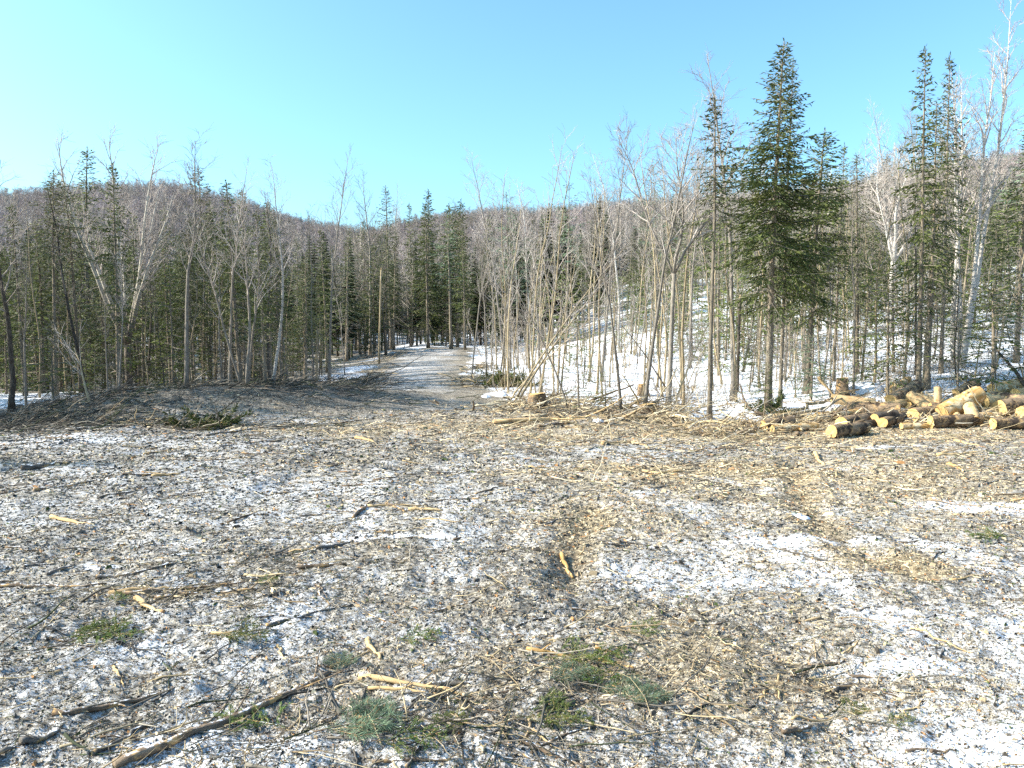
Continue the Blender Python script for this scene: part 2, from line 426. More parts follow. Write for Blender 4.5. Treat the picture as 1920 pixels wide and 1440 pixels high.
# ------------------------------------------------------------------ ground
SNOW_BLOBS = [  # px, py, half width m, half depth m, amount
    (1500, 1018, 0.55, 0.14, .55), (1300, 1075, 1.0, 0.5, .22), (1880, 945, 0.9, 0.35, .6), (1500, 966, 0.14, 0.12, .8), (770, 1006, 0.45, 0.06, .55),
    (1800, 1200, 0.9, 0.5, .22), (1650, 1250, 0.5, 0.15, .25), (190, 1052, 0.15, 0.08, .5), (320, 1040, 0.2, 0.06, .4), (60, 1330, 0.4, 0.3, .1),
    (1640, 835, 1.6, 0.18, .35), (1430, 900, 0.7, 0.6, .18), (1850, 1400, 0.5, 0.25, .22), (100, 830, 1.2, 0.5, .2), (700, 1080, 1.2, .35, .08),
    (1330, 770, 0.5, 1.2, .6), (1390, 800, .35, .8, .7), (930, 738, 0.6, 0.5, .6), (470, 1400, .5, .2, .15), (1000, 1150, 1, .4, -.05)]
STRAW_BLOBS = [(1150, 800, 5.0, 1.6, .8), (1650, 900, 4.0, 2.2, .6), (1600, 1060, 1.2, 0.4, .55), (1130, 980, 0.8, 1.2, .45), (1250, 880, 2.0, 0.7, .6), (1750, 810, 4, 1.3, .55),
               (650, 800, 4.0, 0.7, .35), (1300, 1250, 1.0, .6, .35), (300, 800, 1.5, .4, .3), (800, 1250, .9, .5, .2), (1500, 1180, 1.5, .5, .25), (1700, 1350, 1, .6, .25)]

def blobs(x, y, L):
    s = np.zeros(x.shape)
    for px, py, rx, ry, am in L:
        bx, by = flat_at(px, py)
        s += am * np.exp(-(((x - bx) / rx) ** 2 + ((y - by) / ry) ** 2) ** 1.4)
    return s

def cover(x, y):
    r = np.hypot(x, y)
    wob = (fbm(x / 0.9, y / 0.9, 41, 3) - 0.5)
    sd = clear_sd(x, y) + wob * 1.6
    inside = sstep(-0.25, 0.35, sd)
    near = 1 - sstep(3.0, 9.0, y)
    sn = 0.262 + 0.06 * near + 0.13 * sstep(0, 3, x) * near + .07 * sstep(5, 8, y) * (1 - sstep(15, 18, y)) + .04 * sstep(6, 9, y) * sstep(0, -4, x) + (fbm(x / 1.6, y / 1.6, 42, 3) - 0.5) * 0.20 + (fbm(x / 0.35, y / 0.35, 45, 2) - 0.5) * 0.12
    # long streaks across the clearing
    sn += (fbm(x / 2.4, y / 0.35, 46, 2) - 0.5) * 0.18
    straw = 0.25 + blobs(x, y, STRAW_BLOBS) + (fbm(x / 1.1, y / 1.1, 43, 3) - 0.5) * 0.30
    sn += 0.72 * blobs(x, y, SNOW_BLOBS) * (.55 + .9 * fbm(x / .3, y / .3, 47, 2)) - 0.10 * np.clip(blobs(x, y, STRAW_BLOBS), 0, 1)
    mound = np.exp(-((((x + 6.3) * 0.93 + (y - 18.2) * 0.36) / 4.8) ** 2 + ((-(x + 6.3) * 0.36 + (y - 18.2) * 0.93) / 2.0) ** 2) ** 1.5)
    sn -= 0.30 * mound
    dk = 0.35 * mound + 0.1
    road = sstep(20, 24, y) * inside
    sn += 0.07 * road
    for i, p in enumerate(RUTW[:2]):
        d = rut_d(x, y, p)
        g = np.exp(-((d + wob * .5) / 0.20) ** 2) * (.5 + vnoise(x / .3, y / .3, 72))
        sn -= 0.26 * g; straw += 0.35 * g; dk += 0.12 * g
    for p in BANDW:
        d = rut_d(x, y, p)
        sn += 0.06 * np.exp(-((d + wob * .2) / 0.24) ** 4) - 0.05 * np.exp(-((np.abs(d) - 0.34 + wob * .2) / 0.09) ** 2)
    sn = np.clip(sn, 0.05, 1.15)
    # forest floor: crusted snow with bare litter patches
    ff = 0.96 + (fbm(x / 1.5, y / 1.2, 51, 3) - 0.5) * 1.45 - 0.12 * sstep(60, 120, r)
    ff -= 0.25 * np.exp(-(np.maximum(-sd, 0) / 0.7) ** 2)
    far0 = sstep(70, 120, r)
    lw = sstep(-1.5, -4.0, x + 0.11 * y)
    patch = np.exp(-(((x + 14.0) / 4.5) ** 2 + ((y - 20.0) / 3.2) ** 2) ** 2) + np.exp(-(((x + 6.8) / 1.9) ** 2 + ((y - 31) / 7) ** 2) ** 2)
    ff -= 0.30 * sstep(36, 64, r) * (1 - lw)
    ff -= 0.85 * lw * (1 - np.clip(patch, 0, 1)) * (1 - far0)
    fstraw = np.full(x.shape, 0.45) - .25 * lw
    far = sstep(90, 160, r)
    ff = ff * (1 - far) + 0.12 * far
    # ploughed litter fringe just inside the edge
    fr = np.exp(-((sd - 0.4) / 0.8) ** 2)
    sn -= 0.22 * fr; straw += 0.15 * fr
    return np.stack([sn * inside + ff * (1 - inside), np.clip(straw, 0, 1) * inside + fstraw * (1 - inside), np.clip(dk * inside, 0, 1)], -1)

def build_ground():
    a_f = np.linspace(-0.72, 0.72, 600); a_c = np.linspace(0.72, 2 * PI - 0.72, 120)[1:-1]
    ang = np.concatenate([a_f, a_c]); na = len(ang)
    rad = np.concatenate([np.geomspace(1.0, 62, 700), np.geomspace(62, 620, 100)[1:]]); nr = len(rad)
    R, A = np.meshgrid(rad, ang, indexing='ij')
    x, y = (R * np.sin(A)).ravel(), (R * np.cos(A)).ravel()
    z = hfull(x, y)
    fine = 1 - sstep(5, 11, R.ravel())
    z += (fbm(x / 0.05, y / 0.05, 13, 2) - 0.5) * 0.034 * fine
    v = np.stack([x, y, z], -1)
    i = np.arange(nr - 1)[:, None] * na; j = np.arange(na)[None, :]; j2 = (j + 1) % na
    q = np.stack([i + j, i + na + j, i + na + j2, i + j2], -1).reshape(-1, 4)
    cvert = np.array([[0, 0, hz(0, 0)]])
    jj = np.arange(na)
    t = np.stack([np.full(na, nr * na), jj, (jj + 1) % na], -1)
    v = np.vstack([v, cvert])
    b = MB(); b.add(v, q, t, col=cover(v[:, 0], v[:, 1]))
    o = link('ground', b.mesh('ground', [M['ground']])); tag(o, kind='structure')
build_ground()

# ------------------------------------------------------------------ loose litter on the clearing (uncountable)
PAL = np.array([(0.04, 0.034, 0.028), (0.09, 0.077, 0.062), (0.17, 0.14, 0.108), (0.28, 0.215, 0.135), (0.46, 0.36, 0.22), (0.64, 0.52, 0.34), (0.33, 0.17, 0.07), (0.06, 0.08, 0.025), (0.25, 0.23, 0.205)])
def pick_cols(n, straw):
    w0 = np.array([.21, .21, .17, .10, .05, .03, .025, .05, .155]); w1 = np.array([.08, .12, .15, .20, .19, .12, .07, .03, .04])
    out = np.empty(n, int)
    u = rng.random(n)
    w = w0[None] * (1 - straw[:, None]) + w1[None] * straw[:, None]
    c = np.cumsum(w / w.sum(1, keepdims=True), 1)
    return (u[:, None] > c).sum(1).clip(0, 8)

def build_litter():
    n = 330000
    y = np.exp(rng.uniform(math.log(2.0), math.log(17.5), n)); x = rng.uniform(-0.80, 0.80, n) * (y + 0.6)
    sd = clear_sd(x, y); cov = cover(x, y)
    dens = np.clip(1.15 - cov[:, 0] * 0.95, 0.10, 1.0) * (0.5 + 0.7 * fbm(x / 0.6, y / 0.6, 61, 2))
    ok = (sd > 0.05) & (rng.random(n) < dens * 1.1)
    x, y, cov = x[ok], y[ok], cov[ok]; n = len(x)
    z = hfull(x, y) + (fbm(x / 0.05, y / 0.05, 13, 2) - 0.5) * 0.034 * (1 - sstep(5, 11, np.hypot(x, y)))
    big = np.clip(y / 7.5, 0.5, 1.7)
    L = rng.lognormal(math.log(0.0125), 0.62, n) * big; W = L * rng.uniform(0.12, 0.55, n); H = np.minimum(W, 0.03) * rng.uniform(0.3, 0.9, n) + 0.003
    thin = rng.random(n) < 0.45
    L = np.where(thin, L * 3.2, L); W = np.where(thin, 0.004 * big, W); H = np.where(thin, 0.004 * big, H)
    L = np.minimum(L, 0.24)
    th = rng.uniform(0, 2 * PI, n); pt = rng.normal(0, 0.22, n)
    ux, uy = np.cos(th), np.sin(th)
    loc = np.array([(-1, -1, -.4), (1, -.7, -.4), (.9, .9, -.4), (-.8, 1, -.4), (-.55, 0, 1), (.6, .1, 1)])
    lx = loc[None, :, 0] * L[:, None] * 0.5 * rng.uniform(0.8, 1.2, (n, 6)); ly = loc[None, :, 1] * W[:, None] * 0.5 * rng.uniform(0.7, 1.3, (n, 6)); lz = loc[None, :, 2] * H[:, None]
    vx = x[:, None] + lx * ux[:, None] - ly * uy[:, None]; vy = y[:, None] + lx * uy[:, None] + ly * ux[:, None]
    vz = z[:, None] + lz + lx * np.sin(pt)[:, None] * 0.6 + 0.002
    v = np.stack([vx, vy, vz], -1).reshape(-1, 3)
    o = np.arange(n)[:, None, None] * 6
    q = (np.array([[0, 1, 5, 4], [2, 3, 4, 5]])[None] + o).reshape(-1, 4); t = (np.array([[1, 2, 5], [3, 0, 4]])[None] + o).reshape(-1, 3)
    c = PAL[pick_cols(n, np.clip(cov[:, 1], 0, 1))] * rng.uniform(0.7, 1.3, (n, 1))
    b = MB(); b.add(v, q, t, col=np.repeat(c, 6, 0))
    tag(link('wood_litter', b.mesh('wood_litter', [M['tint']], False)), kind='stuff')
build_litter()

# ------------------------------------------------------------------ polylines
def wander(p0, d, L, n, amp, rg, up=0.0):
    """crooked polyline from p0 in direction d"""
    d = np.asarray(d, float); d = d / np.linalg.norm(d)
    pts = [np.asarray(p0, float)]
    for k in range(n - 1):
        d = d + rg.normal(0, amp, 3) + np.array([0, 0, up]); d /= np.linalg.norm(d)
        pts.append(pts[-1] + d * L / (n - 1))
    return np.array(pts)

def along(pts, t):
    f = t * (len(pts) - 1); i = min(int(f), len(pts) - 2); w = f - i
    return pts[i] * (1 - w) + pts[i + 1] * w, pts[i + 1] - pts[i]

def side_dir(d, az, ang):
    d = d / np.linalg.norm(d)
    ref = np.array([1.0, 0, 0]) if abs(d[0]) < 0.7 else np.array([0, 1.0, 0])
    a = np.cross(d, ref); a /= np.linalg.norm(a); b = np.cross(d, a)
    return d * math.cos(ang) + (a * math.cos(az) + b * math.sin(az)) * math.sin(ang)

# ------------------------------------------------------------------ bare hardwood
def bare_mesh(seed, H=10.0, r0=0.075, stems=1, cs=0.42, nprim=22, blen=0.24, ang=(0.45, 0.8), spread=0.25, fork=0.0, crook=0.03, sec=6, tw=4, thick=1.0, dead_low=6):
    rg = np.random.default_rng(seed)
    T, B = MB(), MB()
    base = None
    if fork > 0:
        base = wander((0, 0, -0.15), (rg.normal(0, .03), rg.normal(0, .03), 1), fork + 0.15, 6, 0.02, rg)
        T.tube(base, np.linspace(r0 * 1.45, r0 * 1.1, 6) * np.array([1.35, 1.1, 1, 1, 1, 1]), 9)
    for s in range(stems):
        az = 2 * PI * s / max(stems, 1) + rg.uniform(-.5, .5)
        tilt = spread * rg.uniform(0.55, 1.15) if stems > 1 else rg.uniform(0, 0.03)
        d = np.array([math.cos(az) * math.sin(tilt), math.sin(az) * math.sin(tilt), math.cos(tilt)])
        st = base[-1] - np.array([0, 0, .05]) if base is not None else np.array([math.cos(az), math.sin(az), 0]) * (0.10 if stems > 1 else 0) + np.array([0, 0, -0.15])
        h = (H - st[2]) * (rg.uniform(0.78, 1.0) if s else 1.0) / math.cos(tilt * 0.6)
        p = wander(st, d, h, 16, crook, rg, up=0.035 if stems > 1 else 0.012)
        rs = r0 * (rg.uniform(0.6, 0.95) if stems > 1 else 1)
        rad = rs * (1 - np.linspace(0, 1, 16)) ** 0.85 + 0.005
        if base is None: rad[0] *= 1.5; rad[1] *= 1.05
        T.tube(p, rad, 8, jit=0.06, rg=rg)
        for k in range(dead_low):
            t = rg.uniform(0.12, cs); q, dd = along(p, t)
            bd = side_dir(dd, rg.uniform(0, 2 * PI), rg.uniform(0.9, 1.5)); L = rg.uniform(0.15, 0.7)
            B.tube(wander(q, bd, L, 4, 0.12, rg), np.linspace(0.007, 0.003, 4) * thick, 3, False)
        for k in range(nprim):
            t = cs + (1 - cs) * ((k + rg.random()) / nprim) ** 0.9 * 0.98
            q, dd = along(p, t); rr = rs * (1 - t) ** 0.85 + 0.005
            L = H * blen * (1.1 - t) / (1.1 - cs) * rg.uniform(0.55, 1.25) + 0.25
            az2 = k * 2.4 + rg.uniform(-.6, .6)
            bp = wander(q, side_dir(dd, az2, rg.uniform(*ang)), L, 7, 0.10, rg, up=0.07)
            br = min(rr * 0.62, 0.006 + 0.011 * L)
            B.tube(bp, np.linspace(br, 0.0035, 7) * thick, 4, False)
            ns = max(2, int(sec * L / 1.2))
            for j in range(ns):
                t2 = 0.2 + 0.78 * (j + rg.random()) / ns; q2, d2 = along(bp, t2)
                L2 = (0.55 * L * (1.05 - t2) + 0.16) * rg.uniform(0.6, 1.2)
                sp = wander(q2, side_dir(d2, j * 2.4 + rg.uniform(-.5, .5), rg.uniform(0.4, 0.85)), L2, 5, 0.12, rg, up=0.05)
                B.tube(sp, np.linspace(0.0055, 0.0028, 5) * thick, 3, False)
                for w in range(tw):
                    t3 = 0.25 + 0.75 * (w + rg.random()) / tw; q3, d3 = along(sp, min(t3, 1.0))
                    B.tube(wander(q3, side_dir(d3, rg.uniform(0, 2 * PI), rg.uniform(0.35, 0.8)), rg.uniform(0.14, 0.38), 3, 0.15, rg, up=0.05), np.array([0.0042, 0.0034, 0.0022]) * thick, 3, False)
    return T, B

# ------------------------------------------------------------------ conifer
def quad_sprays(B, P, D, Nn, L, W, mi=0):
    """needle sprays: elongated diamonds. P base (n,3), D unit direction, Nn unit side, L, W"""
    mid = P + D * (L * 0.45)[:, None]
    v = np.stack([P, mid + Nn * (W * 0.5)[:, None], P + D * L[:, None], mid - Nn * (W * 0.5)[:, None]], 1).reshape(-1, 3)
    B.add(v, np.arange(len(P) * 4).reshape(-1, 4), mi=mi)

def conifer_mesh(seed, H=9.0, r0=0.085, cs=0.25, R=1.2, prof=0.8, dz=0.17, nb=5, gap=0.1, dens=1.0, droop=0.25, dead=30, bare_tip=0.0, trunk_sides=8, tw_sp=0.085, wl=0.13, ww=0.036, ragged=0.25):
    rg = np.random.default_rng(seed)
    T, K, B = MB(), MB(), MB()
    p = wander((0, 0, -0.15), (rg.normal(0, .012), rg.normal(0, .012), 1), H + 0.15, 14, 0.008, rg)
    rad = r0 * (1 - np.linspace(0, 1, 14)) ** 0.8 + 0.006; rad[0] *= 1.45
    T.tube(p, rad, trunk_sides, jit=0.05, rg=rg)
    z = H * cs; lev = 0
    Ps, Ds, Ns, Ls, Ws = [], [], [], [], []
    while z < H - 0.12:
        t = z / H; u = min(1.0, max(0.0, (H - z) / (H * (1 - cs))))
        taper = u ** prof * (1 if u < 0.72 else 1 - 0.55 * ((u - 0.72) / 0.28) ** 1.5)
        for k in range(nb):
            if rg.random() < gap + 0.25 * max(0, u - 0.75): continue
            az = lev * 1.1 + k * 2 * PI / nb + rg.uniform(-.45, .45)
            L = (R * taper * rg.uniform(1 - 2 * ragged, 1 + ragged) + 0.10)
            q, _ = along(p, min((z + rg.uniform(-.07, .07) + 0.15) / (H + 0.15), 0.995))
            el = 0.62 * (1 - u) ** 1.6 - droop * u - .06 + rg.normal(0, .08)
            d = np.array([math.cos(az) * math.cos(el), math.sin(az) * math.cos(el), math.sin(el)])
            nseg = 5
            bp = wander(q, d, L, nseg, 0.05, rg, up=-0.02 + .05 * (1 - u))
            K.tube(bp, np.linspace(0.006 + 0.006 * L, 0.003, nseg), 3, False)
            start = 0.03 if u < 0.7 else 0.06 + 0.5 * (u - .7)
            nt = max(3, int(L * dens / tw_sp))
            for j in range(nt):
                tt = start + (1 - start) * (j + rg.random() * .8) / nt
                q2, d2 = along(bp, min(tt, 1)); d2 = d2 / np.linalg.norm(d2)
                side = np.array([-d2[1], d2[0], 0]); side /= np.linalg.norm(side) + 1e-6
                sg = 1 if j % 2 else -1
                tl = (0.42 * L * (1.08 - tt) + 0.06) * rg.uniform(0.7, 1.2)
                td = d2 * 0.72 + side * sg * 0.7 + np.array([0, 0, rg.uniform(-.75, .10)]); td /= np.linalg.norm(td)
                m = max(1, int(tl / (wl * 0.62)))
                for w in range(m):
                    b0 = q2 + td * tl * (w / m)
                    dd = td + rg.normal(0, .22, 3); dd /= np.linalg.norm(dd)
                    nn = np.cross(dd, (rg.normal(0, .8), rg.normal(0, .8), .7)); nn /= np.linalg.norm(nn) + 1e-6
                    Ps.append(b0); Ds.append(dd); Ns.append(nn); Ls.append(wl * rg.uniform(.8, 1.3)); Ws.append(ww * rg.uniform(.7, 1.3))
        z += dz * rg.uniform(0.75, 1.25) * (0.55 + 0.6 * u); lev += 1
    # leader
    for k in range(14):
        b0 = p[-1] - np.array([0, 0, 0.5 * k / 14]); az = k * 2.4
        dd = np.array([math.cos(az) * .5, math.sin(az) * .5, .9]); dd /= np.linalg.norm(dd)
        Ps.append(b0); Ds.append(dd); Ns.append(np.array([-math.sin(az), math.cos(az), 0])); Ls.append(wl * .9); Ws.append(ww * .8)
    quad_sprays(B, np.array(Ps), np.array(Ds), np.array(Ns), np.array(Ls), np.array(Ws))
    # dead lower twigs on the clear part of the trunk
    for k in range(dead):
        t = rg.uniform(0.1, max(cs * 1.25, 0.2)); q, dd = along(p, t)
        az = rg.uniform(0, 2 * PI); L = rg.uniform(0.2, 0.95) * min(1, R)
        bp = wander(q, (math.cos(az), math.sin(az), rg.uniform(-.45, .25)), L, 4, 0.12, rg)
        K.tube(bp, np.linspace(0.0065, 0.003, 4), 3, False)
        for j in range(3):
            q2, d2 = along(bp, rg.uniform(.3, .95))
            K.tube(wander(q2, side_dir(d2, rg.uniform(0, 6.28), .7), L * .35, 3, .1, rg), (0.004, .003, .002), 3, False)
    return T, K, B

PROTO = {}
def add_bare(key, bark, twig, **kw):
    T, B = bare_mesh(**kw)
    PROTO[key] = (kw.get('H', 10.0), [('trunk', T.mesh(key + ' trunk', [M[bark]])), ('crown', B.mesh(key + ' crown', [M[twig]]))])
def add_con(key, bark, needle, **kw):
    T, K, B = conifer_mesh(**kw)
    n0 = B
    # boughs and needles belong to one crown mesh with two materials
    v, q, t = K.arrays(); n0.add(v, q, t, mi=1)
    PROTO[key] = (kw.get('H', 9.0), [('trunk', T.mesh(key + ' trunk', [M[bark]])), ('crown', n0.mesh(key + ' crown', [M[needle], M['twig']], False))])

# hardwoods
add_bare('pole_a', 'bark_grey', 'twig', seed=1, H=10, r0=0.06, cs=0.45, nprim=20, blen=0.17, ang=(0.4, 0.7))
add_bare('pole_b', 'bark_grey', 'twig_pale', seed=2, H=10, r0=0.055, cs=0.5, nprim=18, blen=0.15, ang=(0.35, 0.65), crook=0.035)
add_bare('pole_c', 'bark_dark', 'twig', seed=3, H=10, r0=0.07, cs=0.4, nprim=22, blen=0.18, ang=(0.45, 0.8), crook=0.03)
add_bare('broad_a', 'bark_grey', 'twig', seed=4, H=10, r0=0.10, cs=0.32, nprim=26, blen=0.27, ang=(0.5, 0.9), crook=0.035, sec=7)
add_bare('pale_a', 'bark_birch', 'twig_pale', seed=5, H=10, r0=0.055, cs=0.5, nprim=18, blen=0.15, ang=(0.3, 0.6), crook=0.035)
add_bare('clump_big', 'bark_aspen', 'twig_pale', seed=11, H=8, r0=0.085, stems=7, fork=1.5, cs=0.34, nprim=15, blen=0.17, ang=(0.35, 0.7), spread=0.34, crook=0.035, thick=1.25)
add_bare('clump_birch', 'bark_birch', 'twig_pale', seed=12, H=13, r0=0.10, stems=5, fork=0.0, cs=0.40, nprim=22, blen=0.14, ang=(0.35, 0.7), spread=0.11, crook=0.025, thick=1.4)
add_bare('clump_small', 'bark_grey', 'twig_pale', seed=13, H=8, r0=0.05, stems=3, cs=0.45, nprim=14, blen=0.15, ang=(0.3, 0.65), spread=0.14, crook=0.035)
add_bare('crooked', 'bark_grey', 'twig_pale', seed=14, H=8, r0=0.048, stems=3, fork=3.9, cs=0.25, nprim=15, blen=0.2, ang=(0.5, 0.95), spread=0.45, crook=0.09, thick=1.3)
add_bare('maple', 'bark_birch', 'twig_pale', seed=15, H=10, r0=0.10, stems=4, fork=4.2, cs=0.15, nprim=24, blen=0.20, ang=(0.4, 0.9), spread=0.42, crook=0.06, thick=1.5, sec=8)
# saplings
for i, (bk, tw_, cr) in enumerate([('bark_tan', 'twig_pale', .03), ('bark_tan', 'twig', .045), ('bark_grey', 'twig_pale', .03), ('bark_tan', 'twig_pale', .055), ('bark_dark', 'twig', .04)]):
    add_bare('sapling_%d' % i, bk, tw_, seed=20 + i, H=6, r0=0.028, cs=0.45, nprim=10, blen=0.14, ang=(0.4, 0.8), crook=cr, sec=4, tw=2, dead_low=8)
add_bare('brushy', 'bark_tan', 'twig_pale', seed=28, H=3.2, r0=0.016, stems=4, cs=0.2, nprim=8, blen=0.2, ang=(0.4, 0.9), spread=0.3, crook=0.06, sec=4, tw=3, dead_low=2)
# conifers
add_con('fir_hero', 'bark_fir', 'needle', seed=31, H=9, r0=0.085, cs=0.30, R=2.0, prof=0.95, nb=7, gap=0.03, dens=1.0, tw_sp=.048, dead=46, wl=.12, ww=.04, dz=.24, ragged=.36)
add_con('fir_hero_b', 'bark_fir', 'needle', seed=32, H=7, r0=0.075, cs=0.30, R=1.45, prof=0.75, nb=7, gap=0.08, dens=1.0, tw_sp=.048, dead=40, ragged=.35, wl=.12, ww=.04, dz=.24)
add_con('spire_a', 'bark_fir', 'needle', seed=33, H=9, r0=0.075, cs=0.36, R=1.1, prof=0.8, nb=5, gap=0.15, dens=1.1, dead=46, wl=.14, ww=.045, dz=.2)
add_con('spire_b', 'bark_fir', 'needle_dead', seed=34, H=9, r0=0.085, cs=0.30, R=1.15, prof=0.7, wl=.14, ww=.042, dz=.2, nb=5, gap=0.25, dens=1.0, dead=60, ragged=.4, droop=.4)
add_con('spire_c', 'bark_fir', 'needle_dead', seed=35, H=9, r0=0.065, cs=0.58, R=0.9, prof=0.7, nb=5, gap=0.2, dens=1.05, dead=60, ragged=.4, wl=.14, ww=.045)
add_con('spire_d', 'bark_fir', 'needle', seed=36, H=9, r0=0.08, cs=0.26, R=1.3, prof=0.85, nb=5, gap=0.16, dens=1.1, dead=44, ragged=.35, wl=.14, ww=.048, dz=.2)
add_con('full_a', 'bark_fir', 'needle', seed=37, H=7, r0=0.07, cs=0.10, R=1.4, prof=0.85, nb=5, gap=0.12, dens=1.05, dead=12, wl=.14, ww=.048, dz=.2)
add_con('pine_top', 'bark_fir', 'needle_blue', seed=38, H=9, r0=0.09, cs=0.5, R=1.25, prof=0.5, nb=4, gap=0.35, dens=0.85, dead=36, dz=0.3, droop=-.1, wl=.16, ww=.05, ragged=.45)
add_con('young_a', 'bark_fir', 'needle_bright', seed=39, H=2.6, r0=0.03, cs=0.06, R=0.75, prof=0.75, nb=4, gap=0.3, dens=0.95, dead=4, dz=.16, droop=.1, ragged=.4, wl=.10, ww=.028)
add_con('young_b', 'bark_fir', 'needle_bright', seed=40, H=3.6, r0=0.03, cs=0.10, R=0.9, prof=0.6, nb=4, gap=0.4, dens=0.75, dead=6, dz=.2, droop=.05, ragged=.45, wl=.10, ww=.026)
add_con('young_c', 'bark_fir', 'needle', seed=41, H=3.0, r0=0.035, cs=0.05, R=1.0, prof=0.7, nb=5, gap=0.25, dens=1.0, dead=4, dz=.18, ragged=.4)
add_con('young_blue', 'bark_fir', 'needle_blue', seed=42, H=2.2, r0=0.03, cs=0.1, R=0.7, prof=0.6, nb=5, gap=0.2, dens=1.1, dead=4, dz=.15, droop=-.05, wl=.12, ww=.03)

NTREE = [0]
def tree(name, key, P, H, label, cat, group=None, rot=None, lean=(0, 0), wide=1.0):
    h0, parts = PROTO[key]
    s = H / h0
    w = s ** 0.75 * wide
    e = thing(name, P, label, cat, group, random.uniform(0, 6.28) if rot is None else rot, (w, w, s), lean)
    for pn, me in parts:
        o = bpy.data.objects.new(pn, me); C.objects.link(o); o.parent = e
    NTREE[0] += 1
    return e

PLACED = []
AUTO = []
def far_enough(P, d):
    return all((P.x - q[0]) ** 2 + (P.y - q[1]) ** 2 > d * d for q in PLACED)

